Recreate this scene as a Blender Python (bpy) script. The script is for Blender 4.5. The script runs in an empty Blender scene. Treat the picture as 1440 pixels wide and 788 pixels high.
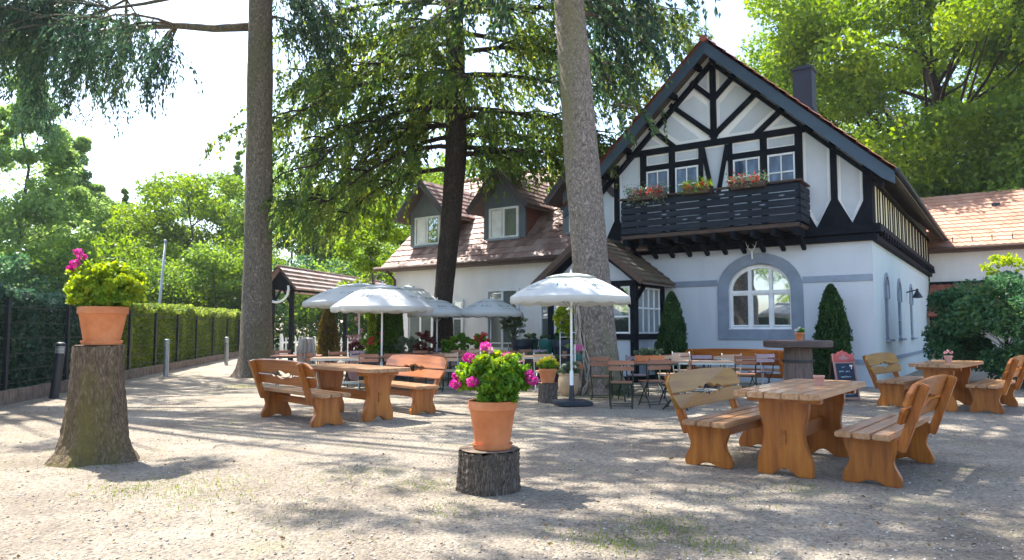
import bpy, bmesh, math, random
import numpy as np
from mathutils import Vector, Matrix
from mathutils.geometry import tessellate_polygon
R=math.radians; PI=math.pi
sc=bpy.context.scene
COL=bpy.context.collection
rnd=random.Random(7)

# ------------------------------------------------------------------ materials
def newmat(name):
    m=bpy.data.materials.new(name); m.use_nodes=True
    nt=m.node_tree; nt.nodes.clear()
    out=nt.nodes.new('ShaderNodeOutputMaterial')
    return m,nt,out
def N(nt,t,**kw):
    n=nt.nodes.new(t)
    for k,v in kw.items():
        if k in n.inputs: n.inputs[k].default_value=v
        else: setattr(n,k,v)
    return n
def ramp(nt,stops,fac=None,interp='LINEAR'):
    r=nt.nodes.new('ShaderNodeValToRGB'); cr=r.color_ramp; cr.interpolation=interp
    while len(cr.elements)<len(stops): cr.elements.new(.5)
    for e,(p,c) in zip(cr.elements,stops):
        e.position=p; e.color=(*c,1) if len(c)==3 else c
    if fac is not None: nt.links.new(fac,r.inputs[0])
    return r
def coords(nt,scale=(1,1,1),kind='Object'):
    tc=nt.nodes.new('ShaderNodeTexCoord'); mp=nt.nodes.new('ShaderNodeMapping')
    mp.inputs['Scale'].default_value=scale
    nt.links.new(tc.outputs[kind],mp.inputs[0]); return mp.outputs[0]
def mat(name,stops,rough=.7,scale=4,stretch=(1,1,1),detail=6,bump=0,bscale=30,metal=0,spec=.5,coat=0,bstretch=None,rvar=0,tint=None):
    """noise driven colour + bump"""
    m,nt,out=newmat(name); L=nt.links.new
    if not isinstance(stops,list): stops=[(.3,tuple(c*.82 for c in stops)),(.7,tuple(min(1,c*1.12) for c in stops))]
    b=N(nt,'ShaderNodeBsdfPrincipled',Roughness=rough,Metallic=metal)
    b.inputs['Specular IOR Level'].default_value=spec
    b.inputs['Coat Weight'].default_value=coat
    co=coords(nt,stretch)
    n1=N(nt,'ShaderNodeTexNoise',Scale=scale,Detail=detail,Roughness=.6); L(co,n1.inputs['Vector'])
    r=ramp(nt,stops,n1.outputs['Fac']); col=r.outputs[0]
    oi=nt.nodes.new('ShaderNodeObjectInfo')
    hsv=N(nt,'ShaderNodeHueSaturation'); mr=N(nt,'ShaderNodeMapRange'); mr.inputs['To Min'].default_value=.88; mr.inputs['To Max'].default_value=1.12
    L(oi.outputs['Random'],mr.inputs[0]); L(mr.outputs[0],hsv.inputs['Value']); L(col,hsv.inputs['Color']); col=hsv.outputs[0]
    L(col,b.inputs['Base Color'])
    if rvar:
        mr2=N(nt,'ShaderNodeMapRange'); mr2.inputs['To Min'].default_value=max(0,rough-rvar); mr2.inputs['To Max'].default_value=min(1,rough+rvar)
        L(n1.outputs['Fac'],mr2.inputs[0]); L(mr2.outputs[0],b.inputs['Roughness'])
    if bump:
        n2=N(nt,'ShaderNodeTexNoise',Scale=bscale,Detail=5,Roughness=.65)
        L(coords(nt,bstretch or stretch),n2.inputs['Vector'])
        bp=N(nt,'ShaderNodeBump',Strength=bump,Distance=.02); L(n2.outputs['Fac'],bp.inputs['Height']); L(bp.outputs[0],b.inputs['Normal'])
    L(b.outputs[0],out.inputs[0]); return m
def leafmat(name,cols,trans=.45,rough=.55,clump=.6):
    m,nt,out=newmat(name); L=nt.links.new
    g=nt.nodes.new('ShaderNodeNewGeometry')
    n=N(nt,'ShaderNodeTexNoise',Scale=clump,Detail=2); L(coords(nt,(1,1,1)),n.inputs['Vector'])
    mx=N(nt,'ShaderNodeMath',operation='MULTIPLY_ADD'); L(g.outputs['Random Per Island'],mx.inputs[0]); mx.inputs[1].default_value=.55
    ad=N(nt,'ShaderNodeMath',operation='MULTIPLY_ADD'); L(n.outputs['Fac'],ad.inputs[0]); ad.inputs[1].default_value=1.3; ad.inputs[2].default_value=-.42
    L(ad.outputs[0],mx.inputs[2])
    k=len(cols); r=ramp(nt,[(i/(k-1),c) for i,c in enumerate(cols)],mx.outputs[0])
    b=N(nt,'ShaderNodeBsdfPrincipled',Roughness=rough); b.inputs['Specular IOR Level'].default_value=.35
    t=N(nt,'ShaderNodeBsdfTranslucent'); hs=N(nt,'ShaderNodeHueSaturation',Saturation=1.1,Value=1.7); hs.inputs['Hue'].default_value=.485
    L(r.outputs[0],hs.inputs['Color']); L(hs.outputs[0],t.inputs[0]); L(r.outputs[0],b.inputs['Base Color'])
    ms=N(nt,'ShaderNodeMixShader',Fac=trans); L(b.outputs[0],ms.inputs[1]); L(t.outputs[0],ms.inputs[2]); L(ms.outputs[0],out.inputs[0])
    return m
def barkmat(name,a,b_,c,vs=(7,7,1.6),bump=.9,moss=None):
    m,nt,out=newmat(name); L=nt.links.new
    b=N(nt,'ShaderNodeBsdfPrincipled',Roughness=.92); b.inputs['Specular IOR Level'].default_value=.2
    co=coords(nt,vs)
    nz=N(nt,'ShaderNodeTexNoise',Scale=1.2,Detail=4); L(co,nz.inputs['Vector'])
    mixv=N(nt,'ShaderNodeVectorMath',operation='MULTIPLY_ADD'); L(nz.outputs['Color'],mixv.inputs[0]); mixv.inputs[1].default_value=(1.5,1.5,1.5); L(co,mixv.inputs[2])
    v=N(nt,'ShaderNodeTexVoronoi',Scale=3.6); v.feature='DISTANCE_TO_EDGE'; L(mixv.outputs[0],v.inputs['Vector'])
    n2=N(nt,'ShaderNodeTexNoise',Scale=4.5,Detail=9,Roughness=.78); L(co,n2.inputs['Vector'])
    r1=ramp(nt,[(0.0,tuple(.55*p+.45*q for p,q in zip(a,b_))),(.2,b_),(.6,c)],v.outputs['Distance'])
    r2=ramp(nt,[(.34,(.28,.28,.28)),(.5,(.9,.88,.86)),(.7,(1.35,1.3,1.25))],n2.outputs['Fac'])
    mm=N(nt,'ShaderNodeMix',data_type='RGBA',blend_type='MULTIPLY'); mm.inputs['Factor'].default_value=1
    L(r1.outputs[0],mm.inputs['A']); L(r2.outputs[0],mm.inputs['B']); col=mm.outputs['Result']
    if moss:
        n3=N(nt,'ShaderNodeTexNoise',Scale=.5,Detail=5,Roughness=.7); L(coords(nt,(2,2,.5)),n3.inputs['Vector'])
        r3=ramp(nt,[(.5,(0,0,0)),(.66,(.75,.75,.75))],n3.outputs['Fac'])
        m2=N(nt,'ShaderNodeMix',data_type='RGBA'); L(r3.outputs[0],m2.inputs['Factor']); L(col,m2.inputs['A']); m2.inputs['B'].default_value=(*moss,1); col=m2.outputs['Result']
    L(col,b.inputs['Base Color'])
    ad=N(nt,'ShaderNodeMath',operation='MULTIPLY_ADD'); L(v.outputs['Distance'],ad.inputs[0]); ad.inputs[1].default_value=.5; L(n2.outputs['Fac'],ad.inputs[2])
    bp=N(nt,'ShaderNodeBump',Strength=bump,Distance=.04); L(ad.outputs[0],bp.inputs['Height']); L(bp.outputs[0],b.inputs['Normal'])
    L(b.outputs[0],out.inputs[0]); return m
def tilemat(name,c1,c2,c3,rough=.75):
    m,nt,out=newmat(name); L=nt.links.new
    b=N(nt,'ShaderNodeBsdfPrincipled',Roughness=rough)
    uv=coords(nt,(1,1,1),'UV')
    br=N(nt,'ShaderNodeTexBrick',Scale=1); br.offset=.5
    br.inputs['Brick Width'].default_value=.25; br.inputs['Row Height'].default_value=1; br.inputs['Mortar Size'].default_value=.006
    br.inputs['Color1'].default_value=(0,0,0,1); br.inputs['Color2'].default_value=(1,1,1,1); br.inputs['Mortar'].default_value=(.2,.2,.2,1)
    L(uv,br.inputs['Vector'])
    n=N(nt,'ShaderNodeTexNoise',Scale=.9,Detail=6,Roughness=.7); L(coords(nt),n.inputs['Vector'])
    mx=N(nt,'ShaderNodeMix',data_type='FLOAT'); mx.inputs['Factor'].default_value=.68; L(br.outputs['Color'],mx.inputs['A']); L(n.outputs['Fac'],mx.inputs['B'])
    r=ramp(nt,[(.2,c1),(.45,c2),(.75,c3)],mx.outputs[0]); L(r.outputs[0],b.inputs['Base Color'])
    n2=N(nt,'ShaderNodeTexNoise',Scale=25,Detail=4); L(coords(nt),n2.inputs['Vector'])
    bp=N(nt,'ShaderNodeBump',Strength=.4,Distance=.02); L(n2.outputs['Fac'],bp.inputs['Height']); L(bp.outputs[0],b.inputs['Normal'])
    L(b.outputs[0],out.inputs[0]); return m
def glassmat(name,stops,refl=.45,rough=.03,scale=1.2):
    m,nt,out=newmat(name); L=nt.links.new
    d=N(nt,'ShaderNodeBsdfPrincipled',Roughness=.6); n=N(nt,'ShaderNodeTexNoise',Scale=scale,Detail=2)
    L(coords(nt,(1,1,.35)),n.inputs['Vector']); r=ramp(nt,stops,n.outputs['Fac']); L(r.outputs[0],d.inputs['Base Color'])
    g=N(nt,'ShaderNodeBsdfGlossy',Roughness=rough); g.inputs[0].default_value=(.9,.95,1,1)
    n2=N(nt,'ShaderNodeTexNoise',Scale=1.5,Detail=1); L(coords(nt),n2.inputs['Vector'])
    bp=N(nt,'ShaderNodeBump',Strength=.08,Distance=.05); L(n2.outputs['Fac'],bp.inputs['Height']); L(bp.outputs[0],g.inputs['Normal'])
    ms=N(nt,'ShaderNodeMixShader',Fac=refl); L(d.outputs[0],ms.inputs[1]); L(g.outputs[0],ms.inputs[2]); L(ms.outputs[0],out.inputs[0]); return m

M={}
M['stucco']=mat('stucco',[(.25,(.49,.54,.58)),(.45,(.57,.61,.65)),(.75,(.62,.655,.69))],.9,1.3,(1.2,1.2,.30),bump=.35,bscale=70)
M['stucco_side']=mat('stucco_side',[(.3,(.52,.61,.62)),(.7,(.60,.68,.68))],.9,1.3,(1.2,1.2,.35),bump=.35,bscale=70)
M['stucco_wing']=mat('stucco_wing',[(.25,(.60,.58,.56)),(.5,(.68,.66,.63)),(.75,(.74,.72,.69))],.9,1.2,(1.2,1.2,.3),bump=.35,bscale=70)
M['surround']=mat('surround',(.27,.32,.39),.85,3,bump=.2,bscale=50)
M['panel_white']=mat('panel_white',[(.3,(.76,.77,.75)),(.7,(.85,.85,.83))],.8,2,bump=.15,bscale=60)
M['panel_grey']=mat('panel_grey',[(.3,(.53,.58,.63)),(.7,(.61,.65,.69))],.85,2,bump=.3,bscale=60)
M['timber']=mat('timber',[(.3,(.0025,.004,.007)),(.7,(.009,.012,.018))],.75,5,(1,1,1),bump=.4,bscale=18,bstretch=(1,1,1),spec=.2)
M['balcony']=mat('balcony_wood',[(.3,(.006,.010,.018)),(.7,(.022,.032,.048))],.6,3,(.5,3,6),spec=.3,bump=.5,bscale=8,bstretch=(.5,4,8))
M['barge']=mat('barge_board',[(.3,(.028,.052,.080)),(.7,(.045,.078,.115))],.6,2,bump=.15,bscale=20)
M['brown']=mat('brown_wood',[(.3,(.05,.028,.018)),(.7,(.10,.055,.035))],.6,5,(1,6,6),bump=.4,bscale=10)
M['soffit']=mat('soffit',[(.3,(.10,.085,.07)),(.7,(.16,.13,.11))],.8,4,(8,1,1),bump=.3)
M['cream']=mat('cream_board',[(.3,(.62,.58,.38)),(.7,(.72,.68,.47))],.8,2,bump=.2)
M['white_paint']=mat('white_paint',(.82,.83,.82),.45,3)
M['glass']=glassmat('glass_dark',[(.3,(.006,.008,.008)),(.7,(.03,.035,.03))],.55)
M['glass_b']=glassmat('glass_curtain',[(.35,(.002,.008,.018)),(.55,(.015,.05,.11)),(.72,(.09,.15,.24))],.05,scale=5)
M['glass_c']=glassmat('glass_grey',[(.3,(.08,.11,.10)),(.7,(.25,.27,.25))],.35)
M['tile_red']=tilemat('tile_red',(.20,.055,.035),(.33,.10,.06),(.42,.17,.10))
M['tile_wing']=tilemat('tile_wing',(.10,.055,.05),(.25,.15,.13),(.45,.35,.31))
M['tile_pale']=tilemat('tile_pale',(.24,.115,.07),(.35,.185,.12),(.42,.26,.18))
M['tile_gate']=tilemat('tile_gate',(.20,.12,.10),(.38,.28,.25),(.52,.44,.41))
M['tile_moss']=tilemat('tile_moss',(.05,.04,.025),(.11,.085,.055),(.17,.13,.09))
M['dormer']=mat('dormer_wood',[(.3,(.115,.14,.165)),(.7,(.165,.195,.22))],.7,3,(8,8,.6),bump=.3,bscale=6,bstretch=(8,8,.5))
M['chimney']=mat('chimney',(.014,.024,.042),.6,3,bump=.3)
M['metal_dark']=mat('metal_dark',(.03,.035,.04),.45,5,metal=.3)
M['metal_grey']=mat('metal_grey',(.35,.37,.38),.4,5,metal=.6)
WO=[(.25,(.15,.036,.004)),(.46,(.33,.095,.008)),(.62,(.41,.135,.013)),(.78,(.48,.19,.03))]
M['wood_x']=mat('bench_wood_long',WO,.42,3,(.6,7,7),bump=.25,bscale=5,bstretch=(.8,12,12),rvar=.1,coat=.25)
M['wood_z']=mat('bench_wood_upright',WO,.45,3,(6,6,.7),bump=.25,bscale=5,bstretch=(12,12,.8),rvar=.1,coat=.2)
WT=[(.25,(.22,.10,.04)),(.45,(.37,.19,.085)),(.62,(.44,.26,.14)),(.8,(.50,.36,.25))]  # bench and table tops: whitish sky sheen put into the wood colour
M['wood_moss']=mat('mossy_bench_wood',[(.25,(.20,.08,.008)),(.5,(.31,.15,.015)),(.75,(.37,.21,.03))],.5,3,(.6,7,7),bump=.3,bscale=5,bstretch=(.8,12,12),rvar=.1,coat=.2)
M['wood_top']=mat('sky_sheen_top',WT,.38,3,(.6,8,8),bump=.3,bscale=5,bstretch=(.8,14,14),rvar=.12,coat=.3)
M['wood_chair']=mat('chair_slat',[(.3,(.26,.10,.055)),(.7,(.42,.19,.11))],.45,4,(.7,8,8),bump=.2,rvar=.1)
M['wood_chair_pale']=mat('chair_slat_pale',[(.3,(.50,.30,.18)),(.7,(.66,.46,.32))],.5,4,(.7,8,8),bump=.2)
M['wood_purple']=mat('chair_slat_greyed',[(.3,(.28,.20,.24)),(.7,(.42,.33,.38))],.45,4,(.7,8,8),bump=.2)
M['wood_dark']=mat('dark_table_wood',[(.3,(.045,.028,.026)),(.7,(.09,.058,.05))],.5,3,(.8,5,5),bump=.3)
M['wood_col']=mat('column_wood',[(.3,(.07,.05,.045)),(.7,(.17,.12,.10))],.7,3,(7,7,.8),bump=.6,bscale=6,bstretch=(10,10,.6))
M['wood_grey']=mat('grey_wood',[(.3,(.20,.18,.165)),(.7,(.42,.40,.37))],.8,4,(8,8,1),bump=.4)
M['terra']=mat('terracotta',[(.28,(.40,.13,.05)),(.42,(.54,.175,.06)),(.62,(.61,.225,.09)),(.78,(.64,.36,.22))],.75,5,bump=.15,bscale=40)
M['terra_pale']=mat('pale_terracotta',[(.3,(.48,.33,.19)),(.7,(.60,.44,.28))],.8,5,bump=.2,bscale=40)
M['terra_pink']=mat('pink_terracotta',(.55,.30,.25),.75,5)
M['planter_teal']=mat('planter_teal',(.02,.14,.12),.5,4)
M['planter_dark']=mat('planter_dark',(.018,.028,.045),.5,4)
M['soil']=mat('soil',(.04,.028,.02),.95,20,bump=.8)
M['stump_top']=mat('stump_top',[(.3,(.12,.085,.06)),(.7,(.26,.20,.14))],.85,14,(1,1,1),bump=.5)
M['bark1']=barkmat('bark_grey_olive',(.07,.058,.044),(.24,.20,.155),(.40,.35,.28),(5,5,2.2),1.0,moss=(.13,.13,.055))
M['bark2']=barkmat('bark_dark',(.016,.012,.009),(.06,.045,.035),(.12,.09,.07),(5,5,1.5),.9)
M['bark3']=barkmat('bark_pale_mottled',(.10,.085,.07),(.30,.26,.225),(.47,.42,.37),(4,4,2.6),.9,moss=(.20,.19,.09))
M['bark_stump']=barkmat('bark_stump',(.06,.043,.03),(.24,.175,.12),(.42,.33,.24),(9,9,2.6),1.0,moss=(.20,.17,.04))
M['bark_log']=barkmat('bark_log',(.04,.032,.026),(.20,.165,.135),(.40,.34,.28),(11,11,2.6),1.0)
M['bark_far']=mat('bark_far',(.10,.09,.07),.9,3,(4,4,1))
M['cloth']=None
M['teal']=mat('teal_print',(.03,.17,.20),.8,20)
M['greyprint']=mat('grey_print',(.16,.19,.22),.8,20)
M['red']=mat('red_board',(.62,.10,.08),.5,6)
M['slate']=mat('chalkboard',[(.3,(.012,.03,.055)),(.7,(.03,.06,.10))],.6,6)
M['chalk']=mat('chalk',(.45,.62,.72),.9,30)
M['chalkw']=mat('chalk_white',(.85,.87,.87),.9,30)
M['brickedge']=mat('brick_edging',[(.3,(.13,.085,.065)),(.7,(.27,.20,.16))],.85,5,(1,1,1),bump=.5)
M['stone']=mat('stone_slab',(.52,.50,.45),.85,8,bump=.4)
def cloth():
    m,nt,out=newmat('canopy_cloth'); L=nt.links.new
    n=N(nt,'ShaderNodeTexNoise',Scale=3,Detail=4); L(coords(nt),n.inputs['Vector'])
    r=ramp(nt,[(.3,(.80,.84,.87)),(.7,(.88,.89,.89))],n.outputs['Fac'])
    d=N(nt,'ShaderNodeBsdfPrincipled',Roughness=.85); L(r.outputs[0],d.inputs['Base Color'])
    t=N(nt,'ShaderNodeBsdfTranslucent'); t.inputs[0].default_value=(.8,.8,.72,1)
    ms=N(nt,'ShaderNodeMixShader',Fac=.5); L(d.outputs[0],ms.inputs[1]); L(t.outputs[0],ms.inputs[2])
    n2=N(nt,'ShaderNodeTexNoise',Scale=9,Detail=3); L(coords(nt),n2.inputs['Vector'])
    bp=N(nt,'ShaderNodeBump',Strength=.25,Distance=.03); L(n2.outputs['Fac'],bp.inputs['Height']); L(bp.outputs[0],d.inputs['Normal'])
    L(ms.outputs[0],out.inputs[0]); return m
M['cloth']=cloth()
# foliage
M['lf_bright']=leafmat('leaf_bright',[(.05,.105,.012),(.12,.21,.02),(.25,.34,.035)],.5)
M['lf_mid']=leafmat('leaf_mid',[(.045,.10,.02),(.11,.20,.03),(.21,.31,.05)],.52)
M['lf_pale']=leafmat('leaf_pale',[(.08,.15,.05),(.18,.29,.08),(.30,.42,.12)],.55)
M['lf_big']=leafmat('leaf_big_tree',[(.045,.10,.012),(.12,.21,.018),(.26,.35,.03)],.5,clump=.35)
M['needle']=leafmat('needles_dark',[(.018,.048,.034),(.04,.085,.048),(.11,.17,.055)],.38,clump=.5)
M['needle_y']=leafmat('needles_yellow',[(.025,.07,.025),(.085,.155,.028),(.28,.33,.05)],.5,clump=.55)
M['hedge_d']=leafmat('hedge_dark',[(.015,.045,.03),(.035,.085,.05),(.13,.20,.12)],.35,.35,clump=1.5)
M['hedge_y']=leafmat('hedge_yellow',[(.05,.10,.02),(.14,.21,.035),(.34,.37,.08)],.5,clump=1)
M['thuja']=leafmat('thuja',[(.010,.035,.012),(.025,.07,.016),(.055,.12,.025)],.25,clump=3)
M['thuja_l']=leafmat('thuja_light',[(.03,.08,.01),(.07,.15,.015),(.12,.22,.02)],.3,clump=3)
M['thuja_g']=leafmat('thuja_golden',[(.06,.05,.01),(.14,.10,.015),(.22,.17,.03)],.3,clump=3)
M['ger']=leafmat('geranium_leaf',[(.04,.12,.012),(.12,.27,.02),(.28,.44,.04)],.42,clump=6)
M['ger_y']=leafmat('yellow_leaf',[(.10,.20,.01),(.24,.34,.02),(.42,.48,.03)],.45,clump=6)
M['bush']=leafmat('bush_leaf',[(.02,.075,.035),(.055,.14,.06),(.16,.27,.09)],.4,clump=1.5)
M['greyleaf']=leafmat('grey_leaf',[(.06,.10,.06),(.12,.18,.10),(.22,.28,.16)],.3,clump=5)
M['redleaf']=leafmat('red_leaf',[(.05,.012,.012),(.12,.02,.02),(.20,.05,.03)],.3,clump=5)
M['magenta']=leafmat('magenta_petal',[(.35,.012,.14),(.55,.04,.26),(.72,.18,.45)],.3,clump=9)
M['redfl']=leafmat('red_petal',[(.45,.02,.02),(.65,.05,.03),(.8,.2,.12)],.3,clump=9)
M['yelfl']=leafmat('yellow_petal',[(.45,.42,.02),(.65,.6,.03),(.8,.75,.1)],.3,clump=9)
M['pinkfl']=leafmat('pink_petal',[(.6,.25,.3),(.7,.4,.42),(.85,.65,.6)],.3,clump=9)
M['whitefl']=leafmat('white_petal',[(.6,.6,.5),(.75,.75,.65),(.85,.85,.8)],.3,clump=9)
M['grass']=leafmat('grass_blade',[(.06,.10,.015),(.13,.19,.025),(.25,.30,.05)],.4,clump=1)

# ------------------------------------------------------------------ mesh helpers
class MB:
    def __init__(s): s.v=[]; s.f=[]; s.uv={}
    def add(s,vs,fs,mtx=None):
        o=len(s.v)
        for p in vs:
            p=Vector(p)
            if mtx is not None: p=mtx@p
            s.v.append(tuple(p))
        s.f+=[tuple(i+o for i in f) for f in fs]; return s
    def box(s,c,d,mtx=None,taper=None):
        x,y,z=d[0]/2,d[1]/2,d[2]/2; t=taper or (1,1)
        vs=[(-x,-y,-z),(x,-y,-z),(x,y,-z),(-x,y,-z),(-x*t[0],-y*t[1],z),(x*t[0],-y*t[1],z),(x*t[0],y*t[1],z),(-x*t[0],y*t[1],z)]
        T=Matrix.Translation(c)
        if mtx is not None: T=mtx@T
        return s.add(vs,[(3,2,1,0),(4,5,6,7),(0,1,5,4),(1,2,6,5),(2,3,7,6),(3,0,4,7)],T)
    def bar(s,a,b,w,h,up=(0,0,1)):
        """box beam from a to b"""
        a=Vector(a); b=Vector(b); d=b-a; L=d.length; x=d/L; u=Vector(up)
        y=u.cross(x)
        if y.length<1e-4: y=Vector((0,1,0)).cross(x)
        y.normalize(); z=x.cross(y)
        m=Matrix((x,y,z)).transposed().to_4x4(); m.translation=(a+b)/2
        return s.box((0,0,0),(L,w,h),m)
    def prism(s,poly,d0,d1,plane='xz',mtx=None,holes=()):
        """polygon in plane, extruded along the third axis from d0 to d1"""
        def P(p,d):
            return {'xz':(p[0],d,p[1]),'yz':(d,p[0],p[1]),'xy':(p[0],p[1],d)}[plane]
        loops=[list(poly)]+[list(h) for h in holes]
        allp=[p for l in loops for p in l]; n=len(allp)
        tri=tessellate_polygon([[Vector((p[0],p[1],0)) for p in l] for l in loops]) if (holes or len(poly)>4) else [tuple(range(len(poly)))]
        vs=[P(p,d0) for p in allp]+[P(p,d1) for p in allp]; fs=[]
        for t in tri: fs.append(tuple(t)); fs.append(tuple(i+n for i in reversed(t)))
        o=0
        for l in loops:
            k=len(l)
            for i in range(k): fs.append((o+i,o+(i+1)%k,o+(i+1)%k+n,o+i+n))
            o+=k
        return s.add(vs,fs,mtx)
    def tube(s,pts,rs,n=8,cap=True,jit=0,seed=0,flat=1.0):
        pts=[Vector(p) for p in pts]; o=len(s.v); rr=random.Random(seed); x0=None
        ph=[rr.random()*6 for _ in range(4)]
        for i,p in enumerate(pts):
            d=(pts[min(i+1,len(pts)-1)]-pts[max(i-1,0)])
            if d.length<1e-7: d=Vector((0,0,1))
            d.normalize()
            x=(Vector((1,0,0)) if x0 is None else x0); x=x-d*x.dot(d)
            if x.length<1e-3: x=Vector((0,1,0))-d*d.y
            x.normalize(); x0=x; y=d.cross(x)
            r=rs[i] if hasattr(rs,'__len__') else rs
            for k in range(n):
                a=2*PI*k/n
                j=1+jit*(math.sin(3*a+ph[0]+i*.35)*.5+math.sin(5*a+ph[1]-i*.5)*.35+rr.uniform(-.35,.35))
                s.v.append(tuple(p+x*(math.cos(a)*r*j)+y*(math.sin(a)*r*j*flat)))
        for i in range(len(pts)-1):
            for k in range(n): s.f.append((o+i*n+k,o+i*n+(k+1)%n,o+(i+1)*n+(k+1)%n,o+(i+1)*n+k))
        if cap:
            s.f.append(tuple(o+k for k in reversed(range(n)))); e=o+(len(pts)-1)*n; s.f.append(tuple(e+k for k in range(n)))
        return s
    def lathe(s,prof,n=24,c=(0,0,0),cap=True):
        """profile [(r,z)]"""
        o=len(s.v)
        for r,z in prof:
            for k in range(n):
                a=2*PI*k/n; s.v.append((c[0]+r*math.cos(a),c[1]+r*math.sin(a),c[2]+z))
        for i in range(len(prof)-1):
            for k in range(n): s.f.append((o+i*n+k,o+i*n+(k+1)%n,o+(i+1)*n+(k+1)%n,o+(i+1)*n+k))
        if cap:
            s.f.append(tuple(o+k for k in reversed(range(n)))); e=o+(len(prof)-1)*n; s.f.append(tuple(e+k for k in range(n)))
        return s
    def build(s,name,m,parent=None,bevel=0,smooth=False,loc=None):
        me=bpy.data.meshes.new(name); me.from_pydata(s.v,[],s.f); me.update()
        bm=bmesh.new(); bm.from_mesh(me)
        bmesh.ops.recalc_face_normals(bm,faces=bm.faces)
        if bevel:
            es=[e for e in bm.edges if len(e.link_faces)==2 and e.calc_face_angle(0)>.6]
            bmesh.ops.bevel(bm,geom=es,offset=bevel,segments=2,affect='EDGES',clamp_overlap=True)
        bm.to_mesh(me); bm.free()
        return link(name,me,m,parent,smooth,loc)
def link(name,me,m,parent=None,smooth=False,loc=None):
    if m is not None: me.materials.append(M[m] if isinstance(m,str) else m)
    if smooth:
        me.polygons.foreach_set('use_smooth',[True]*len(me.polygons))
        if smooth=='auto': me.set_sharp_from_angle(angle=R(40))
    o=bpy.data.objects.new(name,me); COL.objects.link(o)
    if parent is not None: o.parent=parent
    if loc is not None: o.location=loc
    return o
def tag(o,label,cat,group=None,kind=None):
    if label: o['label']=label
    if cat: o['category']=cat
    if group: o['group']=group
    if kind: o['kind']=kind
    return o
def thing(name,label,cat,loc=(0,0,0),rz=0,group=None):
    o=bpy.data.objects.new(name,None); COL.objects.link(o); o.empty_display_size=.2
    o.location=loc; o.rotation_euler=(0,0,rz); return tag(o,label,cat,group)
def kids(o): return [c for c in bpy.data.objects if c.parent==o]
def dup(root,loc,rz,label,s=None):
    """copy a thing, its parts and their sub-parts"""
    def rec(o,par):
        c=o.copy(); COL.objects.link(c); c.parent=par
        for ch in KID.get(o.name,[]): rec(ch,c)
        return c
    KID={}
    def walk(o):
        KID[o.name]=kids(o)
        for k in KID[o.name]: walk(k)
    walk(root); r=rec(root,None); r.location=loc; r.rotation_euler=(0,0,rz); r['label']=label
    if s: r.scale=(s,s,s) if not hasattr(s,'__len__') else s
    return r
def meshnp(name,V,F,m,parent=None,loc=None,smooth=False):
    """V (n,3), F (k,4) quads"""
    me=bpy.data.meshes.new(name); nv=len(V); nf=len(F); w=F.shape[1]
    me.vertices.add(nv); me.vertices.foreach_set('co',V.astype(np.float32).ravel())
    me.loops.add(nf*w); me.loops.foreach_set('vertex_index',F.astype(np.int32).ravel())
    me.polygons.add(nf); me.polygons.foreach_set('loop_start',np.arange(0,nf*w,w,dtype=np.int32))
    me.update(calc_edges=True); me.validate()
    return link(name,me,m,parent,smooth,loc)
def cards(P,L,W,seed=0,D=None,spread=1.0,fold=.25):
    """leaf quads: a point, a direction, random roll; each is a folded diamond of four vertices"""
    g=np.random.default_rng(seed); n=len(P)
    d=g.normal(size=(n,3))
    if D is not None: d=D+d*spread
    d/=np.linalg.norm(d,axis=1,keepdims=True)+1e-9
    q=g.normal(size=(n,3)); w=np.cross(d,q); w/=np.linalg.norm(w,axis=1,keepdims=True)+1e-9
    nn=np.cross(d,w)
    l=(L*g.uniform(.6,1.3,(n,1))); ww=(W*g.uniform(.6,1.3,(n,1)))
    a=P-d*l*.5; c=P+d*l*.5; b=P+w*ww*.5-d*l*.08+nn*ww*fold; e=P-w*ww*.5-d*l*.08+nn*ww*fold
    V=np.stack([a,b,c,e],1).reshape(-1,3); F=np.arange(4*n).reshape(n,4)
    return V,F
def blob(c,r,n,seed,shell=.5):
    """points in an ellipsoid, denser to the outside"""
    g=np.random.default_rng(seed); d=g.normal(size=(n,3)); d/=np.linalg.norm(d,axis=1,keepdims=True)
    return np.array(c)+d*np.array(r)*(g.uniform(shell**3,1,(n,1))**(1/3))

# ------------------------------------------------------------------ photo geometry (used to read real positions off the photograph)
PIT=R(4.06); CH=1.35
def G(px,py,z=0.0):
    x=(px-720)/1000; v=(394-py)/1000
    dy=math.cos(PIT)-v*math.sin(PIT); dz=math.sin(PIT)+v*math.cos(PIT)
    t=(z-CH)/dz; return Vector((x*t,dy*t,z))
def A(px,Y,z=0.0): return Vector(((px-720)/1000*Y*1.0025,Y,z))

# ------------------------------------------------------------------ camera, sky, sun
cam=bpy.data.cameras.new('camera'); co=bpy.data.objects.new('camera',cam); COL.objects.link(co)
co.location=(0,0,CH); co.rotation_euler=(R(90)+PIT,0,0); cam.sensor_width=36; cam.lens=25; cam.clip_end=2000; cam.clip_start=.05
sc.camera=co
HAZE=.0003
SUN_EL=R(58); SD=Vector((-.76,.65,0)).normalized()
sunv=Vector((SD.x*math.cos(SUN_EL),SD.y*math.cos(SUN_EL),math.sin(SUN_EL)))
w=bpy.data.worlds.new('World'); sc.world=w; w.use_nodes=True; nt=w.node_tree
bg=nt.nodes['Background']; sky=nt.nodes.new('ShaderNodeTexSky'); sky.sky_type='NISHITA'; sky.sun_disc=False
sky.sun_elevation=SUN_EL; sky.sun_rotation=math.atan2(SD.x,SD.y); sky.dust_density=1.8; sky.air_density=1.0; sky.ozone_density=1.5
nt.links.new(sky.outputs[0],bg.inputs[0]); bg.inputs[1].default_value=.15
sl=bpy.data.lights.new('sun','SUN'); sl.energy=4.8; sl.angle=R(.53); sl.color=(1,.95,.87)
so=bpy.data.objects.new('sun',sl); COL.objects.link(so); so.rotation_euler=sunv.to_track_quat('Z','Y').to_euler()
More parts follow.
